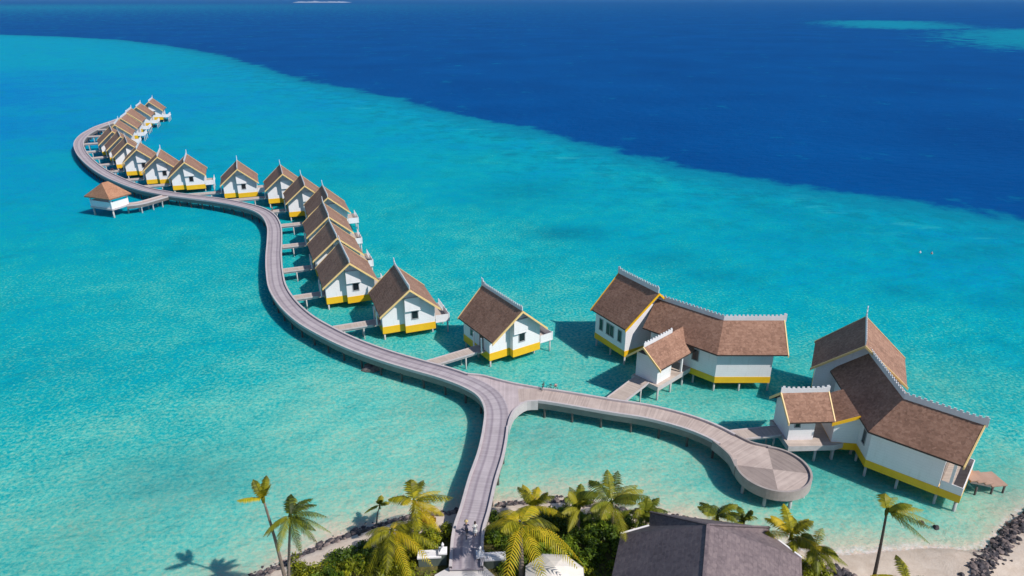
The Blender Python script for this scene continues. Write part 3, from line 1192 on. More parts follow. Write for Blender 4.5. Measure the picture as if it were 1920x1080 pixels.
m.face([(*E[2], ze), (*E[3], ze), (*ra, zt), (*rb_, zt)])
m.face([(*E[3], ze), (*E[0], ze), (*ra, zt)])
for i in range(4):
    j = (i + 1) % 4
    m.face([(*E[i], ze - .3), (*E[j], ze - .3), (*E[j], ze), (*E[i], ze)])
m.face([(*E[i], ze - .3) for i in range(4)])
m.build('roof', M['thatch'], gz)
m = MB()
for (x, y, sx, sy) in ((0, -hd_ + .9, 2 * hw - 1.8, .16), (-hw + .9, 0, .16, 2 * hd_ - 1.8), (0, hd_ - .9, 2 * hw - 1.8, .16)):
    m.box((x, y, 3.35), (sx, sy, 1.7))
m.build('wall', M['white'], gz)
for sx in (-1, 1):
    for sy in (-1, 1):
        m = MB()
        m.box((sx * (hw - .9), sy * (hd_ - .9), 3.85), (.3, .3, 2.7))
        m.build('post', M['white'], gz)
        pile(gz, (sx * (hw - 1.1), sy * (hd_ - 1.1)), 2.1, .22)
m = MB()
m.box((0, 0, 2.3), (2 * hw - 1.2, 2 * hd_ - 1.2, .4))
m.build('floor', M['kerb'], gz)
jl = smooth_path([P2((238, 384), 2.5), P2((262, 381), 2.5), P2((288, 374), 2.5), P2((312, 367), 2.5)], 1.0)
jt = tag(empty('pavilion_jetty', (*jl[0], 0)), 'short pale jetty curving from the boardwalk to the roofed pavilion', 'jetty')
ribbon(jt, jl, 1.3, None, (M['armdeck'], M['kerb'], M['fascia']), ztop=2.5, zb=1.6, kerb_h=.2)
trestles(jt, jl, 1.3, 3, 'pile')
ground_children(jt)

# ------------------------------------------------------------------ island ground
shore_px = [(300, 1200), (400, 1125), (470, 1085), (520, 1062), (570, 1038), (630, 1012), (690, 992), (745, 975), (800, 965), (860, 960), (930, 948), (1000, 941), (1060, 940),
            (1130, 952), (1200, 962), (1280, 972), (1360, 990), (1440, 1012), (1500, 1030), (1560, 1038), (1640, 1032), (1700, 1027), (1760, 1027), (1810, 1032), (1845, 1030), (1870, 1005),
            (1895, 975), (1925, 955), (2000, 925), (2120, 905)]
shore = [P2(p, 0) for p in shore_px]
poly = shore + [Vector((120, 66)), Vector((120, 8)), Vector((-60, 8)), Vector((-60, 30))]


def seg_dist_arr(X, Y, pts, closed=False):
    D = np.full(X.shape, 1e18)
    n = len(pts)
    for i in range(n if closed else n - 1):
        a, b = pts[i], pts[(i + 1) % n]
        ex, ey = b[0] - a[0], b[1] - a[1]
        t = np.clip(((X - a[0]) * ex + (Y - a[1]) * ey) / (ex * ex + ey * ey + 1e-12), 0, 1)
        D = np.minimum(D, (X - a[0] - t * ex) ** 2 + (Y - a[1] - t * ey) ** 2)
    return np.sqrt(D)


def inside_arr(X, Y, pts):
    I = np.zeros(X.shape, bool)
    n = len(pts)
    for i in range(n):
        a, b = pts[i], pts[(i + 1) % n]
        if a[1] == b[1]:
            continue
        c = ((a[1] > Y) != (b[1] > Y)) & (X < (b[0] - a[0]) * (Y - a[1]) / (b[1] - a[1]) + a[0])
        I ^= c
    return I


def shore_sd(X, Y):
    d = seg_dist_arr(X, Y, poly, True)
    return np.where(inside_arr(X, Y, poly), d, -d)


def ground_z(sd, X):
    beach = np.clip((X - 26) / 5, 0, 1) * np.clip((46 - X) / 4, 0, 1)
    steep = np.interp(sd, [-6, -1.0, 0, 1.2, 3, 10, 60], [-1.2, -.5, -.05, .75, 1.1, 1.35, 1.6])
    soft = np.interp(sd, [-6, 0, 3, 8, 60], [-.8, -.04, .28, .7, 1.5])
    return steep * (1 - beach) + soft * beach


def gz_at(x, y):
    X, Y = np.array([float(x)]), np.array([float(y)])
    return float(ground_z(shore_sd(X, Y), X)[0])


gx, gy = np.arange(-58, 118, .6), np.arange(10, 72, .6)
X, Y = np.meshgrid(gx, gy)
SD = shore_sd(X, Y)
Z = ground_z(SD, X)
keep = SD > -3.0
me = bpy.data.meshes.new('island_ground')
idx = -np.ones(X.shape, int)
idx[keep] = np.arange(keep.sum())
vs = np.stack([X[keep], Y[keep], Z[keep]], 1)
for k in range(len(vs)):
    vs[k, 2] += .12 * noise.noise((vs[k, 0] * .5, vs[k, 1] * .5, 0)) * min(1, max(0, (vs[k, 2] + .1)))
fs = []
for j in range(X.shape[0] - 1):
    for i in range(X.shape[1] - 1):
        q = (idx[j, i], idx[j, i + 1], idx[j + 1, i + 1], idx[j + 1, i])
        if min(q) >= 0:
            fs.append(q)
me.from_pydata(vs.tolist(), [], fs)
me.polygons.foreach_set('use_smooth', [True] * len(me.polygons))
veg = np.clip((SD[keep] - 3.4) / 1.5, 0, 1) * (1 - np.clip((X[keep] - 27.5) / 2, 0, 1))
a = me.attributes.new('veg', 'FLOAT', 'POINT')
a.data.foreach_set('value', veg.astype(np.float32))
m = NT('sand_and_soil')
pos = m.coord()
sand = m.ramp(m.noise(pos, .8, 6, .65), [(.3, (.53, .42, .33)), (.7, (.70, .59, .49))])
soil = m.ramp(m.noise(pos, 1.7, 6, .7), [(.3, (.035, .042, .010)), (.55, (.10, .09, .02)), (.75, (.30, .20, .08))])
va = m.n('ShaderNodeAttribute', attribute_name='veg').outputs['Fac']
vf = m.mapr(m.math('ADD', va, m.math('MULTIPLY', m.math('SUBTRACT', m.noise(pos, 1.1, 5, .7), .5), 1.6)), .4, .6)
sz = m.n('ShaderNodeSeparateXYZ', {0: pos}).outputs[2]
wet = m.mapr(sz, .05, .35)
sand = m.mix(wet, m.mix(.38, sand, (.34, .28, .22)), sand)
m.set(Base_Color=m.mix(m.math('MULTIPLY', vf, va), sand, soil), Roughness=.9)
bp = m.n('ShaderNodeBump', {'Height': m.noise(pos, 5, 6, .7), 'Strength': .5, 'Distance': .12})
m.set(Normal=bp.outputs[0])
me.materials.append(m.m)
io = bpy.data.objects.new('island_ground', me)
COL.objects.link(io)
tag(io, 'sandy island ground with low plants at the foot of the boardwalk', kind='structure')

# ------------------------------------------------------------------ sea
srow = [-100.0]
y = -100.0
while y < 20200:
    y += max(1.3, .011 * (y + 60)) if y > 20 else 6
    srow.append(y)
srow = np.array(srow)
scol = np.concatenate([np.linspace(-9, -1.35, 24), np.linspace(-1.3, 1.3, 330), np.linspace(1.35, 9, 24)])
SX = np.clip(scol[None, :] * (np.maximum(srow, -90)[:, None] * .82 + 95), -17500 + scol[None, :], 17500 + scol[None, :])
SY = np.repeat(srow[:, None], len(scol), 1)
edge_px = [(-700, 40), (0, 65), (120, 69), (230, 75), (330, 88), (420, 105), (500, 128), (560, 146), (620, 160), (700, 176), (760, 187), (800, 198), (860, 214), (930, 230), (1010, 246), (1100, 266),
           (1200, 293), (1300, 317), (1400, 336), (1500, 350), (1600, 364), (1700, 378), (1800, 393), (1920, 410), (2100, 437), (2500, 500), (3500, 700)]
edge = [P2(p, 0) for p in edge_px]
ep = edge + [Vector((900, -200)), Vector((-4000, -200)), Vector((-4000, 1300))]
ED = seg_dist_arr(SX, SY, edge)
IN = inside_arr(SX, SY, ep)
sd_edge = np.where(IN, ED, -ED)          # metres inside the lagoon (+) / out over the drop-off (-)
# far reefs
for pp in ([(1540, 43), (1565, 39), (1640, 38.5), (1740, 40), (1790, 47), (1830, 53), (1700, 55), (1600, 52)],
           [(1775, 66), (1800, 58), (1860, 55), (1960, 54), (2200, 54), (2300, 92), (2000, 95), (1900, 92), (1840, 85), (1800, 76)],
           [(-200, 12), (60, 11.5), (160, 12), (290, 14), (200, 15.5), (0, 17.5), (-200, 18)]):
    q = [P2(p, 0) for p in pp]
    d = seg_dist_arr(SX, SY, q, True)
    i2 = inside_arr(SX, SY, q)
    sd_edge = np.maximum(sd_edge, np.where(i2, d, -d) * (.09 if pp[0][1] > 30 else .002))
ctl = [(-150, 100, .7), (0, 100, .72), (150, 110, .7), (70, 160, .88), (0, 180, .97), (20, 240, .93), (60, 330, .78), (100, 420, .70), (100, 600, .60), (50, 750, .54), (200, 700, .49), (300, 600, .46),
       (200, 850, .42), (100, 950, .40), (50, 1060, .38), (300, 1000, .26), (450, 950, .22), (600, 900, .22), (600, 750, .30), (700, 800, .25), (800, 860, .19), (420, 450, .50), (460, 600, .42),
       (300, 420, .57), (330, 170, .74), (180, 180, .78), (450, 160, .71), (560, 250, .67), (700, 260, .67), (800, 300, .62), (900, 420, .52), (750, 430, .50), (850, 500, .47), (1000, 560, .46),
       (1000, 650, .33), (1100, 700, .35), (1060, 830, .26), (1200, 870, .21), (1250, 920, .2), (1350, 700, .38), (1250, 450, .59), (1400, 450, .63), (1100, 330, .64), (1500, 500, .63),
       (1600, 560, .58), (1700, 450, .70), (1850, 500, .70), (1850, 650, .61), (1880, 780, .50), (1860, 880, .36), (1800, 960, .22), (1650, 1000, .17), (1600, 930, .28), (1550, 860, .36),
       (1880, 940, .23), (200, 300, .68), (400, 240, .68), (1300, 380, .65), (640, 420, .55), (120, 250, .80), (-300, 300, .9), (-300, 700, .6), (2300, 700, .55), (400, 1150, .2), (2050, 1000, .2)]
W_ = np.zeros(SX.shape)
T_ = np.zeros(SX.shape)
U, Vv = SX / (SY + 130), np.log(np.maximum(SY, 0) + 40) * 1.25
for px_, py_, t_ in ctl:
    p = at(px_, py_, 0)
    u, v = p.x / (p.y + 130), math.log(max(p.y, 0) + 40) * 1.25
    w_ = 1 / ((U - u) ** 2 + (Vv - v) ** 2 + .006) ** 1.6
    W_ += w_
    T_ += w_ * t_
TT = T_ / W_
far = np.clip((SY - 1000) / 300, 0, 1)
TT = TT * (1 - far) + .74 * far
sdS = -shore_sd(SX, SY)
shal = np.clip(sdS / 7.0, 0, 1)
TT = TT * (shal ** .6)
# dark coral heads on the bottom
coral = np.zeros(SX.shape)
for px_, py_, rx, ry, s_ in ((958, 290, 3.5, 3, 1.0), (985, 357, 16, 14, .55), (1062, 437, 10, 6, .8), (1420, 385, 7, 5, .7), (1250, 487, 9, 7, .45), (1470, 400, 12, 7, .45), (330, 900, 9, 5, .35),
                             (1600, 425, 14, 8, .45), (1780, 480, 9, 5, .5), (1690, 545, 5, 4, .6), (1850, 470, 10, 6, .6), (1540, 432, 8, 5, .5), (930, 380, 14, 10, .25), (640, 330, 20, 9, .2), (1330, 515, 9, 6, .4),
                             (250, 240, 30, 9, .25), (1000, 810, 5, 3, .3), (1880, 565, 8, 4, .45), (1500, 447, 20, 8, .3), (60, 690, 16, 9, .22), (1860, 440, 10, 5, .5)):
    p = at(px_, py_, 0)
    coral = np.maximum(coral, s_ * np.exp(-((SX - p.x) / rx) ** 2 - ((SY - p.y) / ry) ** 2))
grassy = np.zeros(SX.shape)
for px_, py_, rx, ry, s_ in ((1600, 880, 16, 7, 1.0), (1340, 720, 12, 7, .8), (1040, 830, 9, 6, .45), (1860, 900, 10, 6, .75), (150, 1010, 13, 9, .5), (330, 900, 14, 8, .5), (830, 760, 7, 4, .5), (1700, 720, 20, 8, .4),
                             (1560, 700, 12, 9, .5), (640, 620, 9, 9, .35), (880, 690, 9, 5, .4), (1100, 660, 9, 7, .4)):
    p = at(px_, py_, 0)
    grassy = np.maximum(grassy, s_ * np.exp(-((SX - p.x) / rx) ** 2 - ((SY - p.y) / ry) ** 2))
nr, nc = SX.shape
vs = np.stack([SX.ravel(), SY.ravel(), np.zeros(nr * nc)], 1)
ii = np.arange(nr * nc).reshape(nr, nc)
fs = np.stack([ii[:-1, :-1].ravel(), ii[:-1, 1:].ravel(), ii[1:, 1:].ravel(), ii[1:, :-1].ravel()], 1)
me = bpy.data.meshes.new('sea')
me.from_pydata(vs.tolist(), [], fs.tolist())
for nm, arr in (('shallows', TT), ('rim', np.clip(sd_edge, -400, 400)), ('coral', coral), ('bank', sdS), ('grassy', grassy)):
    a = me.attributes.new(nm, 'FLOAT', 'POINT')
    a.data.foreach_set('value', arr.ravel().astype(np.float32))
m = NT('sea_water')
pos = m.n('ShaderNodeNewGeometry').outputs['Position']


def attr(nm):
    return m.n('ShaderNodeAttribute', attribute_name=nm).outputs['Fac']


nbig = m.noise(pos, .035, 5, .6)
nmid = m.noise(pos, .16, 5, .65)
nfine = m.noise(pos, 2.0, 3, .75)  # bottom mottling plus caustic and ripple sparkle, put into the water colour
t = m.math('ADD', attr('shallows'), m.math('MULTIPLY', m.math('SUBTRACT', nbig, .5), .34))
t = m.math('ADD', t, m.math('MULTIPLY', m.math('SUBTRACT', nmid, .5), .30))
t = m.math('ADD', t, m.math('MULTIPLY', m.math('SUBTRACT', nfine, .5), m.mapr(attr('shallows'), .08, .42, .30, 1.0)))
water = m.ramp(t, [(0.0, (.56, .48, .38)), (.07, (.43, .465, .355)), (.17, (.27, .495, .385)), (.30, (.125, .475, .405)), (.46, (.007, .355, .365)), (.60, (.0004, .297, .378)), (.75, (.0003, .255, .42)),
                   (.88, (.0003, .20, .44)), (1.0, (.0003, .16, .43))])
rim = attr('rim')
wob = m.math('MULTIPLY', m.math('SUBTRACT', m.noise(pos, .05, 5, .65), .5), 36)
rimw = m.math('ADD', rim, wob)
# coral garden along the rim of the lagoon
cor = m.math('MULTIPLY', m.mapr(rimw, 75, 6), m.mapr(m.noise(pos, .11, 6, .7), .44, .62))
cor = m.math('MAXIMUM', m.math('MULTIPLY', cor, .72), m.math('MULTIPLY', attr('coral'), m.mapr(m.noise(pos, .3, 5, .7), .22, .52)))
water = m.mix(cor, water, (.001, .16, .24))
gsf = m.math('MULTIPLY', attr('grassy'), m.mapr(m.noise(pos, .22, 6, .7), .25, .65, .35, 1.0))
water = m.mix(m.math('MULTIPLY', gsf, .85), water, (.055, .27, .235))
# scattered weed and coral on the open bottom, ragged pale sand streaks along the rim
weed = m.math('MULTIPLY', m.mapr(m.noise(pos, .055, 6, .72), .54, .68), m.mapr(t, .3, .55))
water = m.mix(m.math('MULTIPLY', weed, .5), water, (.002, .22, .27))
stv = m.n('ShaderNodeMapping', {'Vector': pos, 'Rotation': (0, 0, R(38)), 'Scale': (.35, 1.6, 1)}).outputs[0]
streak = m.math('MULTIPLY', m.math('MULTIPLY', m.mapr(rimw, 2, 12), m.mapr(rimw, 45, 18)), m.mapr(m.noise(stv, .10, 5, .7), .58, .70))
water = m.mix(m.math('MULTIPLY', streak, .5), water, (.05, .46, .50))
# strip that steps down before the drop
water = m.mix(m.mapr(rimw, 22, 3), water, (.002, .19, .30))
deepn = m.noise(pos, .012, 4, .6)
deep = m.ramp(deepn, [(.3, (.0001, .052, .208)), (.7, (.0002, .069, .255))])
water = m.mix(m.mapr(rimw, 3.5, -3.5), water, deep)
bk = m.math('ADD', attr('bank'), m.math('MULTIPLY', m.math('SUBTRACT', m.noise(pos, .9, 4), .5), 1.2))
foam = m.math('MULTIPLY', m.mapr(bk, .9, .2), m.mapr(m.noise(pos, 1.6, 4, .7), .38, .6))
water = m.mix(m.math('MULTIPLY', foam, .55), water, (.70, .72, .74))
SEA_GLOSS = .08     # calm lagoon seen through a polarised lens: little mirror glare
swell = m.n('ShaderNodeMapping', {'Vector': pos, 'Rotation': (0, 0, R(20)), 'Scale': (1, 1.7, 1)}).outputs[0]
w1 = m.noise(swell, .9, 4, .62)
w2 = m.noise(swell, .18, 3, .5)
h = m.math('ADD', m.math('MULTIPLY', w1, .24), m.math('MULTIPLY', w2, .55))
bp = m.n('ShaderNodeBump', {'Height': h, 'Strength': 1.0, 'Distance': 1.15})
# light spreads sideways through the clear water before it leaves it again
df = m.n('ShaderNodeSubsurfaceScattering', {'Color': water, 'Scale': 1.0, 'Radius': (.35, 1.5, 1.7), 'Normal': bp.outputs[0]}, falloff='BURLEY')
gl = m.n('ShaderNodeBsdfGlossy', {'Color': (.55, .82, 1.0, 1), 'Roughness': .22, 'Normal': bp.outputs[0]})
fr = m.n('ShaderNodeFresnel', {'IOR': 1.33, 'Normal': bp.outputs[0]}).outputs[0]
skin = m.n('ShaderNodeBsdfDiffuse', {0: water, 'Normal': bp.outputs[0]})
body = m.n('ShaderNodeMixShader', {0: .5, 1: df.outputs[0], 2: skin.outputs[0]})
mx = m.n('ShaderNodeMixShader', {0: m.math('MULTIPLY', fr, SEA_GLOSS), 1: body.outputs[0], 2: gl.outputs[0]})
m.t.links.new(mx.outputs[0], m.t.nodes['Material Output'].inputs[0])
m.t.nodes.remove(m.b)
me.materials.append(m.m)
sea = bpy.data.objects.new('sea', me)
COL.objects.link(sea)
tag(sea, 'turquoise lagoon water turning dark blue beyond the reef edge', kind='structure')

# distant island on the horizon
m = MB()
p0, p1 = at(548, 5.2, 0), at(640, 5.2, 0)
n = 24
top = [(0 if i in (0, n) else 9 + 16 * abs(noise.noise((i * .6, 3, 0)))) for i in range(n + 1)]
for i in range(n):
    a, b = p0.lerp(p1, i / n), p0.lerp(p1, (i + 1) / n)
    m.face([(a.x, a.y, 0), (b.x, b.y, 0), (b.x, b.y + 150, top[i + 1]), (a.x, a.y + 150, top[i])])
    m.face([(a.x, a.y + 150, top[i]), (b.x, b.y + 150, top[i + 1]), (b.x, b.y + 500, 0), (a.x, a.y + 500, 0)])
tag(m.build('far_island', M['hazy']), 'pale low island far off on the horizon', kind='structure')

# ------------------------------------------------------------------ rocks
random.seed(5)


def rock_into(mb, c, r, seed, mi=0):
    bm = bmesh.new()
    bmesh.ops.create_icosphere(bm, subdivisions=2, radius=1)
    sx, sy, sz_ = r * random.uniform(.8, 1.3), r * random.uniform(.7, 1.1), r * random.uniform(.55, .9)
    rz = random.uniform(0, PI)
    b = len(mb.v)
    for v in bm.verts:
        k = 1 + .45 * noise.noise(v.co * 1.3 + Vector((seed * 3.1, 0, 0))) + .2 * noise.noise(v.co * 3 + Vector((0, seed, 0)))
        p = Vector((v.co.x * sx * k, v.co.y * sy * k, v.co.z * sz_ * k))
        p.rotate(Matrix.Rotation(rz, 3, 'Z'))
        mb.v.append(tuple(p + Vector(c)))
    for f in bm.faces:
        mb.f.append(tuple(b + v.index for v in f.verts))
        mb.mi.append(mi)
        mb.uv.append(None)
    bm.free()


def rubble(name, line, width, count, rmin, rmax, label, bias=0):
    mb = MB()
    L = smooth_path(line, .4)
    for k in range(count):
        i = random.randrange(1, len(L) - 1)
        d = (L[i + 1] - L[i - 1]).normalized()
        nn = Vector((-d.y, d.x))
        p = L[i] + nn * (random.gauss(bias, width * .4))
        r = random.uniform(rmin, rmax) * random.uniform(.6, 1.2)
        rock_into(mb, (p.x, p.y, max(-.15, gz_at(p.x, p.y)) + r * .15), r, k, 0 if random.random() < .6 else 1)
    o = mb.build(name, [M['rock'], M['paler_rock']], None, False)
    tag(o, label, 'rocks', None, 'stuff')


rubble('rock_rubble', [P2(p, 0) for p in shore_px[1:10]], 1.0, 560, .16, .38, 'dark rubble lining the shore left of the boardwalk', -.2)
rubble('rock_rubble', [P2(p, 0) for p in shore_px[10:18]], 1.1, 380, .16, .38, 'dark rubble lining the shore right of the boardwalk', -.2)
rubble('rock_rubble', [P2(p, .5) for p in ((1815, 1140), (1838, 1080), (1860, 1048), (1885, 1012), (1910, 982), (1950, 960))], 1.25, 620, .14, .36, 'dark rock groyne at the right edge of the beach')
rubble('rock_rubble', [P2(p, .8) for p in ((1545, 1052), (1570, 1062), (1595, 1075), (1620, 1095))], .7, 60, .2, .45, 'short line of brown rocks between the shrubs and the beach')
for px_, py_, r_, lab in ((1755, 990, .42, 'small dark rock in the shallows, right of two'), (1727, 981, .38, 'smaller bluish rock in the shallows, left of two')):
    mb = MB()
    p = P2((px_, py_), 0)
    rock_into(mb, (0, 0, .05), r_, 3)
    o = mb.build('rock', M['rock'])
    o.location = (p.x, p.y, 0)
    tag(o, lab, 'rock', 'rocks in the shallows')
mb = MB()
rock_into(mb, (0, 0, .1), 1.25, 9, 0)
o = mb.build('coral_boulder', M['paler_rock'])
p = P2((700, 691), 0)
o.location = (p.x, p.y, 0)
tag(o, 'brown boulder in the water against the near side of the boardwalk', 'boulder')


# ------------------------------------------------------------------ palms
def palm(name, base, crown, nf, fl, mat, label, seed, bark='bark', wind=(0.0, 0.0), up=.75, droop=.55, bend=.25, r0=.17, group='palms along the island shore', spread=1.0, elr=None):
    rnd = random.Random(seed)
    base, crown = Vector(base), Vector(crown)
    t = tag(empty(name, base), label, 'palm tree', group)
    C = crown - base
    m = MB()
    pts, rr = [], []
    hor = Vector((C.x, C.y, 0))
    for k in range(11):
        s = k / 10
        pts.append(hor * (s ** (1 + bend * 3)) + Vector((0, 0, C.z * s)))
        rr.append(r0 * (1.35 - .75 * s) if k else r0 * 1.8)
    m.tube(pts, rr, 8)
    m.build('trunk', M[bark], t, True)
    m = MB()
    tone = []
    w = Vector((wind[0], wind[1], 0))
    for f in range(nf):
        a = 2 * PI * (f / nf) * 1.0 + rnd.uniform(-.25, .25)
        el = rnd.choice([rnd.uniform(.5, 1.2), rnd.uniform(.0, .7), rnd.uniform(-.4, .2)]) * up
        if elr:
            el = rnd.uniform(*elr)
        L = fl * rnd.uniform(.75, 1.1)
        d = Vector((math.cos(a) * math.cos(el), math.sin(a) * math.cos(el), math.sin(el))) * spread + w * rnd.uniform(.5, 1.1)
        d.normalize()
        dr = droop * rnd.uniform(.7, 1.3)
        ft = rnd.random()

        def Q(s):
            return C + d * L * s + Vector((0, 0, -dr * L * s * s)) + w * (.35 * L * s * s)
        m.tube([Q(s) for s in (0, .25, .5, .75, 1.0)], [.05, .04, .03, .02, .01], 4, 0)
        tone.extend([ft] * (4 * 4 + 2))
        nl = 24
        for k in range(nl):
            s = .10 + .9 * k / (nl - 1)
            p = Q(s)
            tg = (Q(min(1, s + .03)) - Q(s - .03)).normalized()
            side = tg.cross(Vector((0, 0, 1)))
            if side.length < .05:
                side = Vector((1, 0, 0))
            side.normalize()
            ll = fl * .22 * (math.sin(PI * (s * .86 + .12)) ** .7) * rnd.uniform(.85, 1.15)
            wd = .046 * (.7 + fl / 9)
            for sg in (-1, 1):
                q = (side * sg * 1.0 + tg * .62 + Vector((0, 0, -.30 - .35 * s + rnd.uniform(-.12, .12))) + w * .25).normalized()
                ac = tg * wd
                e = p + q * ll
                mid = p + q * ll * .5 + Vector((0, 0, .04 * ll))
                m.face([p - ac, p + ac, mid + ac * 1.2, mid - ac * 1.2], 0)
                m.face([mid - ac * 1.2, mid + ac * 1.2, e + ac * .2 + Vector((0, 0, -.12 * ll))], 0)
                tone.extend([min(1, max(0, ft + rnd.uniform(-.25, .25)))] * 2)
    # crown shaft and nuts
    m.tube([C + Vector((0, 0, -.5)), C, C + Vector((0, 0, .35))], [r0 * .75, r0 * 1.25, r0 * .4], 8, 0)
    tone.extend([.1] * (8 * 2 + 2))
    o = m.build('crown', M[mat], t, False, False)
    at_ = o.data.attributes.new('tone', 'FLOAT', 'FACE')
    at_.data.foreach_set('value', np.array(tone[:len(o.data.polygons)], dtype=np.float32))
    return t


def gpt(px, py):
    p = at(px, py, 1.0)
    return Vector((p.x, p.y, gz_at(p.x, p.y) - .1))


def crown_at(px, py, base, h):
    """point at height h seen at the photo position"""
    return at(px, py, h)


W = (.35, .05)
palm('coconut_palm', gpt(540, 1112), at(493, 934, 14.2), 5, 2.5, 'palm_y', 'thin leaning palm with small yellow tuft, tallest at the left', 11, elr=(.55, 1.25), droop=.2, r0=.15, bend=.15)
palm('coconut_palm', gpt(541, 1145), at(544, 968, 13.2), 12, 2.9, 'palm_g', 'straight slim palm beside the leaning one, fronds blown to the right', 12, wind=W, r0=.14, bend=.02)
palm('coconut_palm', gpt(772, 1008), at(776, 940, 6.8), 10, 4.2, 'palm_y', 'palm with wide golden fronds left of the boardwalk, crown over the water', 13, wind=W, elr=(-.05, 1.25), droop=.4, bend=.1)
palm('coconut_palm', gpt(738, 1045), at(735, 995, 5.0), 11, 4.6, 'palm_y', 'yellow drooping palm in the bushes left of the boardwalk', 14, wind=(.2, -.1), up=.8, droop=.7)
palm('coconut_palm', gpt(978, 1088), at(976, 985, 8.2), 9, 5.6, 'palm_y', 'large palm with long arching yellow fronds just right of the boardwalk', 15, wind=(.12, -.05), elr=(.1, .95), droop=.85, r0=.22, bend=.02)
palm('coconut_palm', gpt(1002, 985), at(1000, 950, 4.6), 11, 3.6, 'palm_y', 'smaller yellow-green palm behind the large arching one', 16, elr=(.25, 1.3), droop=.45)
palm('coconut_palm', gpt(1083, 995), at(1086, 950, 5.2), 10, 3.4, 'palm_g', 'small upright palm with white trunk standing at the rocks', 17, elr=(.25, 1.3), droop=.4)
palm('coconut_palm', gpt(1148, 995), at(1146, 942, 6.0), 13, 4.9, 'palm_g', 'bushy green palm with tall upright fronds at the rock line', 18, elr=(.25, 1.3), droop=.4, wind=(.1, 0))
palm('coconut_palm', gpt(1212, 990), at(1210, 962, 4.2), 9, 3.2, 'palm_g', 'low green palm touching the left corner of the plum-grey roof', 19, elr=(.25, 1.3))
palm('coconut_palm', gpt(1345, 1005), at(1345, 968, 5.2), 10, 3.4, 'palm_g', 'dark green palm crown rising behind the ridge of the plum-grey roof', 20, elr=(.25, 1.3))
palm('coconut_palm', gpt(1392, 1010), at(1394, 976, 5.0), 8, 2.8, 'palm_g', 'smaller green crown behind the right half of the plum-grey roof', 21, elr=(.25, 1.3))
palm('coconut_palm', gpt(1488, 1050), at(1484, 1004, 5.2), 11, 3.8, 'palm_y', 'upright olive palm beside the right corner of the plum-grey roof', 22, elr=(.25, 1.3), droop=.4)
palm('coconut_palm', gpt(1530, 1066), at(1528, 1026, 4.6), 13, 3.6, 'palm_g', 'spreading green palm at the left end of the beach', 23, up=.8, wind=(.15, 0))
palm('coconut_palm', gpt(1630, 1120), at(1663, 958, 12.2), 10, 3.4, 'palm_g', 'slim leaning palm on the beach with fronds blown to the right', 24, bark='darkbark', wind=(1.0, .1), up=.8, droop=.45, r0=.15, bend=.15)
palm('coconut_palm', gpt(1700, 1130), at(1702, 1092, 4.6), 11, 3.0, 'palm_y', 'palm tip poking in at the bottom edge below the beach', 25, up=1.3, droop=.4)
palm('coconut_palm', gpt(705, 975), at(712, 948, 3.2), 4, 2.0, 'palm_g', 'thin dry sapling at the shore left of the golden palm', 26, up=1.3, r0=.08)

# ------------------------------------------------------------------ shrubs
shrub_protos = []


def shrub_mesh(seed, n, mat, flat=.75):
    rnd = random.Random(seed)
    m = MB()
    tone = []
    clumps = [(Vector((rnd.gauss(0, .5), rnd.gauss(0, .5), abs(rnd.gauss(.35, .25)) * flat)), rnd.uniform(.25, .5), rnd.random()) for _ in range(14)]
    for k in range(n):
        c, r, ct = rnd.choice(clumps)
        d = Vector((rnd.gauss(0, 1), rnd.gauss(0, 1), rnd.gauss(.25, 1))).normalized()
        p = c + d * r * (rnd.random() ** .4)
        if p.z < 0.02:
            p.z = rnd.uniform(.02, .2)
        nv = (d + Vector((rnd.gauss(0, .6), rnd.gauss(0, .6), rnd.gauss(.4, .5)))).normalized()
        u = nv.orthogonal().normalized()
        u.rotate(Matrix.Rotation(rnd.uniform(0, 2 * PI), 3, nv))
        v = nv.cross(u)
        L_, W__ = rnd.uniform(.07, .14), rnd.uniform(.03, .06)
        m.face([p - u * L_, p + v * W__, p + u * L_, p - v * W__])
        tone.append(min(1, max(0, ct * .8 + rnd.uniform(-.2, .3))))
    for k in range(5):
        a = rnd.uniform(0, 2 * PI)
        m.bar((0, 0, -.1), (math.cos(a) * .4, math.sin(a) * .4, .5), .03)
        tone.extend([0] * 6)
    o = m.build('shrub', M[mat], None, False, False)
    at_ = o.data.attributes.new('tone', 'FLOAT', 'FACE')
    at_.data.foreach_set('value', np.array(tone, dtype=np.float32))
    return o


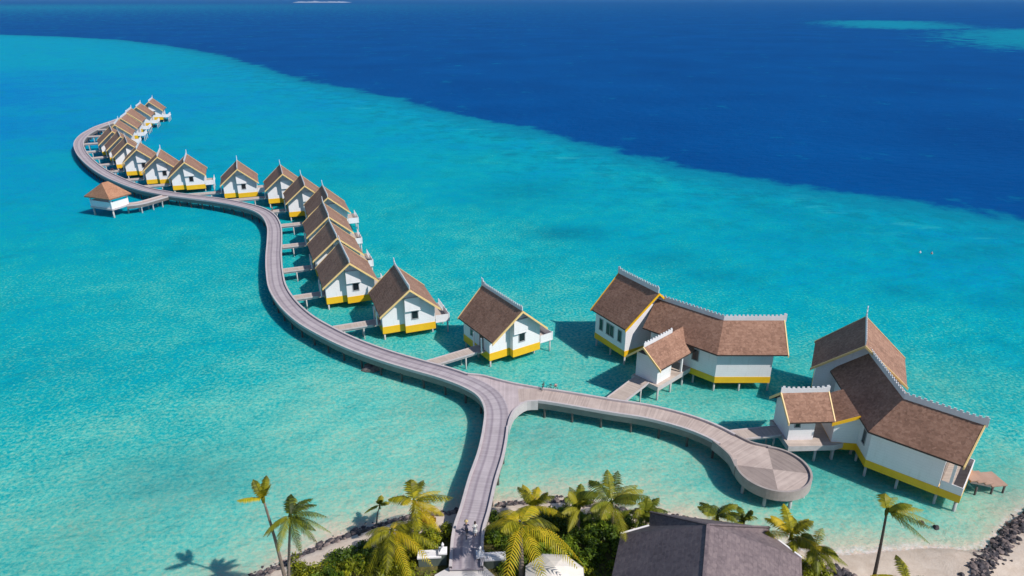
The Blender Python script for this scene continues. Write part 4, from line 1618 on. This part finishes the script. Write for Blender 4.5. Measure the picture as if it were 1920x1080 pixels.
SH = [shrub_mesh(1, 1500, 'shrub_g'), shrub_mesh(2, 1500, 'shrub_g', 1.0), shrub_mesh(3, 1400, 'shrub_y'), shrub_mesh(4, 1400, 'shrub_y', 1.0), shrub_mesh(6, 1200, 'palm_o', .8)]
SHL = [  # photo px, proto, radius, label
    (603, 1076, 2, 1.5, 'olive shrub at the left end of the rubble'), (648, 1064, 0, 1.8, 'dark green shrub left of the yellow drooping palm'),
    (560, 1085, 2, 1.6, 'olive shrub at the foot of the two thin palms'), (688, 1052, 1, 1.9, 'largest dark green shrub on the left bank'),
    (665, 1075, 3, 1.8, 'olive shrub at the bottom edge left of the yellow palm'), (715, 1070, 3, 1.9, 'yellowish shrub under the yellow drooping palm'),
    (765, 1050, 2, 1.8, 'olive shrub right below the yellow drooping palm'), (760, 1080, 3, 1.5, 'light green shrub at the bottom edge left of the gate'),
    (800, 975, 4, 1.3, 'orange shrub beside the rubble left of the boardwalk'), (800, 1015, 3, 1.6, 'olive shrub halfway between golden palm and boardwalk'),
    (835, 1005, 2, 1.5, 'olive shrub against the left kerb of the boardwalk'), (770, 996, 3, 1.3, 'yellowish shrub at the foot of the golden palm'),
    (728, 1026, 2, 1.5, 'olive shrub behind the yellow drooping palm'), (925, 985, 0, 1.5, 'green shrub against the right kerb of the boardwalk'),
    (935, 1020, 1, 1.8, 'green shrub between the boardwalk and the large arching palm'), (950, 1060, 0, 1.8, 'dark shrub behind the right gate planter'),
    (1005, 1025, 0, 1.9, 'green shrub right of the large arching trunk'), (1045, 990, 1, 1.9, 'green shrub below the shore rocks'),
    (1050, 1035, 0, 2.0, 'dark green shrub above the white canopy'), (1095, 1015, 1, 2.0, 'green shrub in the middle of the hedge mass'),
    (1125, 985, 0, 1.8, 'green shrub under the bushy palm'), (1105, 1055, 1, 2.1, 'dark shrub left of the plum-grey roof edge'),
    (1140, 1025, 0, 2.0, 'green shrub touching the left eave of the plum-grey roof'), (1175, 990, 1, 1.7, 'green shrub at the roof corner by the low palm'),
    (1010, 1062, 0, 1.5, 'dark shrub just left of the white canopy'), (1215, 975, 2, 1.3, 'olive shrub between low palm and roof corner'),
    (1515, 1062, 2, 1.6, 'olive shrub right of the plum-grey roof'), (1545, 1075, 3, 1.4, 'yellow-green shrub at the start of the beach'),
    (870, 1075, 2, .8, 'small olive tuft at the corner of the white landing'), (985, 1040, 3, 1.6, 'yellow-green shrub left of the large arching trunk'),
    (1075, 975, 2, 1.4, 'olive shrub around the small palm with white trunk'), (1030, 970, 3, 1.5, 'olive shrub behind the large arching palm by the rocks'),
    (1080, 1075, 2, 1.7, 'olive shrub between the white canopy and the hall roof'), (960, 1000, 3, 1.6, 'yellow-green shrub beside the kerb behind the arching palm'),
    (1060, 958, 3, 1.0, 'tiny olive shrub on the shore rocks'), (620, 1085, 0, 1.5, 'green shrub at the bottom edge on the left bank'),
]
used = set()
for px_, py_, k, r_, lab in SHL:
    p = gpt(px_, py_)
    if k in used:
        o = SH[k].copy()
        COL.objects.link(o)
    else:
        o = SH[k]
        used.add(k)
    o.location = (p.x, p.y, p.z)
    o.scale = (r_, r_, r_ * random.uniform(.8, 1.0))
    o.rotation_euler = (0, 0, random.uniform(0, 6))
    tag(o, lab, 'shrub', 'shrubs on the island')
# low ground cover
rnd = random.Random(77)
m = MB()
tone = []
tries = 0
while len(tone) < 16000 and tries < 80000:
    tries += 1
    x, y = rnd.uniform(-26, 27), rnd.uniform(38, 62)
    if noise.noise((x * .35, y * .35, 1.0)) < -.12:
        continue
    if abs(x + 4.6) < 2.6 or (x + 4.6) ** 2 + (y - 47) ** 2 < 25:
        continue
    s_ = float(shore_sd(np.array([x]), np.array([y]))[0])
    if s_ < 3.6 + 1.2 * noise.noise((x * .8, y * .8, 0)):
        continue
    z = 1.1 + rnd.uniform(.0, .45)
    p = Vector((x, y, z))
    u = Vector((rnd.gauss(0, 1), rnd.gauss(0, 1), rnd.gauss(.2, .5))).normalized()
    v = u.cross(Vector((rnd.gauss(0, .5), rnd.gauss(0, .5), 1))).normalized()
    L_, W__ = rnd.uniform(.12, .26), rnd.uniform(.05, .10)
    m.face([p - u * L_, p + v * W__, p + u * L_, p - v * W__])
    tone.append(min(1, max(0, .5 + .8 * noise.noise((x * .5, y * .5, 4)) + rnd.uniform(-.2, .2))))
o = m.build('ground_cover', M['shrub_g'], None, False, False)
at_ = o.data.attributes.new('tone', 'FLOAT', 'FACE')
at_.data.foreach_set('value', np.array(tone, dtype=np.float32))
tag(o, 'low green ground cover between the shrubs and palms', 'plants', None, 'stuff')

# ------------------------------------------------------------------ landing, gate planters, canopy
lp = [P2((848, 1060), 2.2), P2((906, 1060), 2.2), P2((930, 1082), 2.2), P2((960, 1160), 2.2), P2((790, 1160), 2.2), P2((815, 1078), 2.2)]
m = MB()
m.prism(lp[::-1] if False else lp[::-1], .4, 2.2)
m.build('x', M['pebble'])
land = bpy.data.objects['x']
land.name = 'landing_path'
land.data.name = 'landing_path'
tag(land, 'white paved landing where the boardwalk meets the island', kind='structure')


def gate(px, sg, lab):
    p = P2(px, 1.6)
    t = tag(empty('gate_planter', (p.x, p.y, 1.2), R(4)), lab, 'planter', 'gate planters beside the landing')
    m = MB()
    m.box((0, 0, .55), (2.2, .9, 1.3))
    m.build('planter_box', M['planter'], t)
    m = MB()
    m.box((0, 0, 1.28), (2.4, 1.05, .16))
    m.box((0, -.15, 1.45), (1.2, .4, .18))
    m.build('coping', M['white'], t)
    m = MB()
    x = -sg * 1.35
    m.box((x, 0, .7), (.7, .8, 1.7))
    m.build('pier', M['planter'], t)
    m = MB()
    m.box((x, 0, 1.65), (.85, .95, .18))
    b = [(x - .32, -.32, 1.742), (x + .32, -.32, 1.742), (x + .32, .32, 1.742), (x - .32, .32, 1.742)]
    c = [(x - .1, -.1, 2.15), (x + .1, -.1, 2.15), (x + .1, .1, 2.15), (x - .1, .1, 2.15)]
    m.hexa(b, c)
    m.tube([(x, 0, 2.15), (x, 0, 2.5), (x, 0, 2.75)], [.1, .16, .03], 8)
    m.build('finial', M['white'], t)


gate((806, 1052), -1, 'green-grey planter with white coping and finial left of the landing')
gate((926, 1056), 1, 'green-grey planter with white coping and finial right of the landing')
cp_ = P2((1040, 1085), 3.0)
t = tag(empty('canopy', (cp_.x, cp_.y, 1.2), R(20)), 'white pitched canopy with grey hem among the shrubs at the bottom edge', 'canopy')
m = MB()
n = 8
rad = 3.0
for k in range(n):
    a0, a1 = 2 * PI * k / n, 2 * PI * (k + 1) / n
    q0, q1 = (rad * math.cos(a0), rad * math.sin(a0)), (rad * math.cos(a1), rad * math.sin(a1))
    r0, r1 = (1.1 * math.cos(a0), 1.1 * math.sin(a0)), (1.1 * math.cos(a1), 1.1 * math.sin(a1))
    m.face([(*q0, 2.1), (*q1, 2.1), (*r1, 3.0), (*r0, 3.0)])
    m.face([(*r0, 3.0), (*r1, 3.0), (0, 0, 3.35)])
m.build('canopy_cloth', M['canvas'], t)
m = MB()
for k in range(n):
    a0, a1 = 2 * PI * k / n, 2 * PI * (k + 1) / n
    m.bar((rad * math.cos(a0), rad * math.sin(a0), 2.0), (rad * math.cos(a1), rad * math.sin(a1), 2.0), .06, .22)
m.build('hem', M['frame'], t)
m = MB()
m.tube([(0, 0, -.2), (0, 0, 3.3)], [.06, .06], 8)
m.build('pole', M['frame'], t)

# ------------------------------------------------------------------ plum-grey roofed hall
hz, hr = 5.0, 9.3
BL, BR = P2((1219, 960), hz + .6), P2((1443, 989), hz + .6)
PK = P2((1328, 984), hr)
L1, L2, L3 = P2((1217, 986), hz + .25), P2((1164, 1001), hz), P2((1146, 1085), hz)
R1_, R2_, R3 = P2((1443, 1001), hz + .25), P2((1503, 1046), hz), P2((1504, 1090), hz)
hall = tag(empty('hall', (PK.x, PK.y - 4, 1.2)), 'hall with broad plum-grey hipped roof at the bottom of the view', 'building')
fwd = (P2((1320, 1085), hr) - PK).normalized()
PK2 = PK + fwd * 16
L4, R4 = L3 + fwd * 12, R3 + fwd * 12
m = MB()


def v3(p, z):
    return (p.x, p.y, z)


left = [v3(BL, hz + .6), v3(L1, hz + .25), v3(L2, hz), v3(L3, hz), v3(L4, hz), v3(PK2, hr), v3(PK, hr)]
right = [v3(BR, hz + .6), v3(PK, hr), v3(PK2, hr), v3(R4, hz), v3(R3, hz), v3(R2_, hz), v3(R1_, hz + .25)]
back = [v3(BL, hz + .6), v3(PK, hr), v3(BR, hz + .6)]
# fans from the ridge keep the slopes plane enough
for a_, b_ in zip(left[:5][:-1], left[1:5]):
    m.face([a_, b_, left[6]] if a_ is not left[3] else [a_, b_, left[5], left[6]])
rr = [right[0], right[6], right[5], right[4], right[3]]
for a_, b_ in zip(rr[:-1], rr[1:]):
    m.face([a_, b_, right[1]] if a_ is not rr[3] else [a_, b_, right[2], right[1]])
m.face(back)
rim_ = [left[0], left[1], left[2], left[3], left[4], rr[4], rr[3], rr[2], rr[1], rr[0]]
for a_, b_ in zip(rim_, rim_[1:] + rim_[:1]):
    m.face([a_, b_, (b_[0], b_[1], b_[2] - .3), (a_[0], a_[1], a_[2] - .3)])
hroof = m.build('roof', M['greyroof'], hall)
for a_, b_ in ((left[1], left[2]), (rr[1], rr[2])):
    m = MB()
    m.bar(Vector(a_) + Vector((0, 0, .02)), Vector(b_) + Vector((0, 0, .02)), .18, .16)
    m.build('eave_trim', M['white'], hroof)
m = MB()
m.bar(v3(PK, hr + .03), v3(PK2, hr + .03), .3, .12)
m.bar(v3(PK, hr + .03), (*BL, hz + .63), .24, .1)
m.bar(v3(PK, hr + .03), (*BR, hz + .63), .24, .1)
m.build('ridge_cap', M['greyroof'], hroof)
m = MB()
ctr = (BL + BR + L3 + R3) / 4
wl = [ctr + (V2(p) - ctr) * .86 for p in (BL, L1, L2, L3, L4, R4, R3, R2_, R1_, BR)]
for a_, b_ in zip(wl, wl[1:] + wl[:1]):
    m.face([(*a_, .6), (*b_, .6), (*b_, hz - .05), (*a_, hz - .05)])
m.build('wall', M['white'], hall)
ground_children(hall)


# ------------------------------------------------------------------ bicycles and people
def make_bike(col, label, loc, rz, basket=None, first=None):
    t = tag(empty('bicycle', loc, rz), label, 'bicycle', 'bicycles on the boardwalk')
    for x in (-.52, .52):
        w = MB()
        N = 18
        ring = [(x + .33 * math.cos(2 * PI * k / N), 0, .34 + .33 * math.sin(2 * PI * k / N)) for k in range(N + 1)]
        w.tube(ring, [.028] * (N + 1), 6)
        wo = w.build('wheel', M['rubber'], t, True)
        s = MB()
        for k in range(6):
            a = PI * k / 6
            s.bar((x - .31 * math.cos(a), 0, .34 - .31 * math.sin(a)), (x + .31 * math.cos(a), 0, .34 + .31 * math.sin(a)), .008)
        s.tube([(x, -.05, .34), (x, .05, .34)], [.03, .03], 8)
        s.build('spokes', M['frame'], wo)
    f = MB()
    bb, seat, head, headlo = (-.08, 0, .3), (-.22, 0, .82), (.34, 0, .86), (.38, 0, .68)
    for a, b in ((bb, seat), (bb, headlo), ((-.2, 0, .72), head), (bb, (-.52, 0, .34)), ((-.2, 0, .74), (-.52, 0, .34)), (head, (.40, 0, .6)), ((.40, 0, .6), (.52, 0, .34)), (head, (.32, 0, 1.0))):
        f.tube([a, b], [.022, .022], 6)
    f.build('frame', M[col], t, True)
    h = MB()
    h.tube([(.22, -.3, 1.0), (.32, -.12, 1.02), (.32, .12, 1.02), (.22, .3, 1.0)], [.016] * 4, 6)
    h.build('handlebar', M['black'], t, True)
    s = MB()
    s.hexa([(-.38, -.09, .86), (-.05, -.025, .86), (-.05, .025, .86), (-.38, .09, .86)], [(-.38, -.1, .92), (-.05, -.03, .92), (-.05, .03, .92), (-.38, .1, .92)])
    s.build('saddle', M['black'], t)
    if basket:
        b = MB()
        b.hexa([(.42, -.15, .78), (.68, -.15, .78), (.68, .15, .78), (.42, .15, .78)], [(.40, -.19, 1.02), (.72, -.19, 1.02), (.72, .19, 1.02), (.40, .19, 1.02)])
        b.build('basket', M[basket], t)
    return t


def deck_pt(px, py):
    return at(px, py, DZ + .01)


def person(label, loc, rz, pose, shirt, legs, hair='hair', hat=None, group='people on the boardwalk', dress=False):
    t = tag(empty('person', loc, rz), label, 'person', group)
    # joints: x forward, y left, z up
    J = dict(pose)
    names = list(J)
    me = bpy.data.meshes.new('body')
    chain = [('hip', 'waist'), ('waist', 'chest'), ('chest', 'neck'), ('neck', 'head'), ('head', 'crown')]
    for s in ('l', 'r'):
        chain += [('chest', 'sho' + s), ('sho' + s, 'elb' + s), ('elb' + s, 'wri' + s), ('wri' + s, 'fin' + s), ('wri' + s, 'thu' + s), ('hip', 'thi' + s), ('thi' + s, 'kne' + s), ('kne' + s, 'ank' + s), ('ank' + s, 'toe' + s)]
    vid = {k: i for i, k in enumerate(names)}
    me.from_pydata([J[k] for k in names], [(vid[a], vid[b]) for a, b in chain], [])
    o = bpy.data.objects.new('body', me)
    COL.objects.link(o)
    rad = dict(hip=.135, waist=.125, chest=.145, neck=.055, head=.10, crown=.075, sho=.062, elb=.045, wri=.032, fin=.024, thu=.012, thi=.095, kne=.065, ank=.045, toe=.035)
    sk = o.modifiers.new('skin', 'SKIN')
    for k in names:
        key = k if k in rad else k[:-1]
        sv_ = me.skin_vertices[0].data[vid[k]]
        r_ = rad[key]
        sv_.radius = (r_, r_ * (.8 if key in ('hip', 'waist', 'chest') else 1))
        sv_.use_root = (k == 'hip')
    sub = o.modifiers.new('sub', 'SUBSURF')
    sub.levels = sub.render_levels = 2
    dg = bpy.context.evaluated_depsgraph_get()
    dg.update()
    nm = bpy.data.meshes.new_from_object(o.evaluated_get(dg))
    o.modifiers.clear()
    o.data = nm
    for mm in (M['skin'], M[shirt], M[legs]):
        nm.materials.append(mm)
    neckz, hipz = J['neck'][2], J['hip'][2]
    A, B = Vector(J['hip']), Vector(J['neck'])
    for p in nm.polygons:
        c = p.center
        best, bn = 1e9, None
        for a, b in chain:
            pa, pb = Vector(J[a]), Vector(J[b])
            e = pb - pa
            k = max(0, min(1, (c - pa).dot(e) / max(1e-9, e.length_squared)))
            dd = (c - pa - e * k).length - (.03 if a in ('hip', 'waist', 'chest') else 0)
            if dd < best:
                best, bn = dd, (a, b)
        a, b = bn
        if b in ('head', 'crown') or a[:3] in ('elb', 'wri') or b == 'neck' and c.z > neckz - .05:
            p.material_index = 0
        elif b[:3] in ('kne', 'thi') or (b[:3] in ('ank',) and not dress) or (a == 'hip' and not dress and b != 'waist'):
            p.material_index = 2
        elif b[:3] in ('ank', 'toe'):
            p.material_index = 0
        else:
            p.material_index = 1
        p.use_smooth = True
    o.parent = t
    hd = Vector(J['head']).lerp(Vector(J['crown']), .5)
    m = MB()
    rings = []
    for k, (rr_, zz) in enumerate(((.085, -.12), (.115, -.03), (.118, .05), (.09, .12), (.03, .155))):
        rings.append((rr_, zz))
    m.tube([hd + Vector((-.03, 0, zz)) for rr_, zz in rings], [rr_ for rr_, zz in rings], 12)
    m.build('hair', M[hair], t, True)
    # face: nose and ears
    m = MB()
    m.hexa([hd + Vector((.085, -.016, -.05)), hd + Vector((.125, -.01, -.05)), hd + Vector((.125, .01, -.05)), hd + Vector((.085, .016, -.05))],
           [hd + Vector((.085, -.01, .02)), hd + Vector((.10, -.005, .02)), hd + Vector((.10, .005, .02)), hd + Vector((.085, .01, .02))])
    for s in (-1, 1):
        m.box(hd + Vector((0, s * .108, -.02)), (.04, .02, .06))
    m.build('face', M['skin'], t)
    if hat:
        m = MB()
        m.tube([hd + Vector((0, 0, z)) for z in (.05, .065, .08, .17, .19)], [.21, .21, .125, .115, .04], 16)
        m.build('hat', M[hat], t, True)
    if dress:
        m = MB()
        h = Vector(J['hip'])
        m.tube([h + Vector((0, 0, z)) for z in (.32, .12, -.1, -.35, -.55)], [.13, .14, .19, .23, .27], 14)
        m.build('dress', M[shirt], t, True)
    return t


ride = dict(hip=(-.2, 0, 1.02), waist=(-.13, 0, 1.15), chest=(-.02, 0, 1.36), neck=(.04, 0, 1.52), head=(.08, 0, 1.64), crown=(.09, 0, 1.76),
            shol=(-.02, .19, 1.40), shor=(-.02, -.19, 1.40), elbl=(.13, .27, 1.19), elbr=(.13, -.27, 1.19), wril=(.24, .28, 1.05), wrir=(.24, -.28, 1.05),
            finl=(.30, .27, 1.0), finr=(.30, -.27, 1.0), thul=(.27, .23, 1.03), thur=(.27, -.23, 1.03),
            thil=(-.14, .11, .98), thir=(-.14, -.11, .98), knel=(.22, .12, .78), kner=(.12, -.12, .62), ankl=(.04, .11, .42), ankr=(-.12, -.11, .20), toel=(.17, .11, .38), toer=(.02, -.11, .15))
walk = dict(hip=(0, 0, .95), waist=(.01, 0, 1.08), chest=(.02, 0, 1.30), neck=(.03, 0, 1.47), head=(.05, 0, 1.58), crown=(.05, 0, 1.69),
            shol=(.02, .18, 1.36), shor=(.02, -.18, 1.36), elbl=(-.07, .24, 1.10), elbr=(.06, -.24, 1.10), wril=(.02, .25, .88), wrir=(.22, -.23, .92),
            finl=(.05, .25, .78), finr=(.29, -.22, .84), thul=(.06, .22, .82), thur=(.27, -.19, .89),
            thil=(.02, .09, .90), thir=(-.02, -.09, .90), knel=(.20, .09, .52), kner=(-.06, -.09, .50), ankl=(.20, .09, .09), ankr=(-.28, -.09, .14), toel=(.34, .09, .045), toer=(-.16, -.09, .05))
fdir = math.atan2(main_path[3].y - main_path[0].y, main_path[3].x - main_path[0].x)
bp_ = deck_pt(875, 1003)
make_bike('black', 'dark bicycle being ridden along the boardwalk near its landing', bp_, fdir, None)
person('person in dark clothes and straw hat riding a bicycle near the landing', bp_, fdir, ride, 'navy', 'navy', hat='straw')
person('person in white walking beside the cyclist near the landing', deck_pt(891, 1003), fdir - .2, walk, 'whitecloth', 'whitecloth', dress=True)
make_bike('red', 'red-brown bicycle with pink basket parked at the far edge of the straight arm', at(1035, 731.5, DZ + .01), R(-18), 'pink')
make_bike('black', 'black bicycle parked left of the red-brown one at the far edge of the arm', at(1018, 729, DZ + .01), R(75), None)
g = gang_starts[6]
make_bike('red', 'red bicycle parked where a gangway leaves the vertical boardwalk stretch', (g.x + .6, g.y, 2.51), R(100), 'pink')
g = gang_starts[11]
make_bike('red', 'red bicycle parked on the gangway near the pavilion', (g.x + 1.0, g.y + .4, 2.51), R(60), None)
make_bike('teal', 'dark green bicycle parked beside the red one near the pavilion', (g.x + 3.2, g.y + .9, 2.51), R(95), None)

# floats on the lagoon
for px_, py_, mt, lab in ((1725, 474, 'white', 'tiny white mooring float on the lagoon, left of two'), (1747, 476, 'pink', 'tiny pinkish mooring float on the lagoon, right of two')):
    p = at(px_, py_, 0)
    t = tag(empty('mooring_float', (p.x, p.y, 0)), lab, 'float', 'mooring floats')
    m = MB()
    m.tube([(0, 0, z) for z in (-.2, -.1, .1, .3, .42)], [.08, .18, .21, .16, .05], 12)
    m.build('buoy', M[mt], t, True)
    m = MB()
    m.tube([(0, 0, .42), (0, 0, .62)], [.04, .04], 6)
    m.build('ring', M['frame'], t)

# air: far water fades towards pale blue
m = bpy.data.materials.new('sea_air')
m.use_nodes = True
nt = m.node_tree
nt.nodes.remove(nt.nodes['Principled BSDF'])
pv = nt.nodes.new('ShaderNodeVolumePrincipled')
pv.inputs['Color'].default_value = (.30, .72, 1.0, 1)
pv.inputs['Density'].default_value = 1.7e-5
nt.links.new(pv.outputs[0], nt.nodes['Material Output'].inputs['Volume'])
b = MB()
b.box((0, 10000, 28), (36000, 22000, 62))
o = b.build('haze', m)
tag(o, 'thin pale sea haze over the far water', kind='stuff')
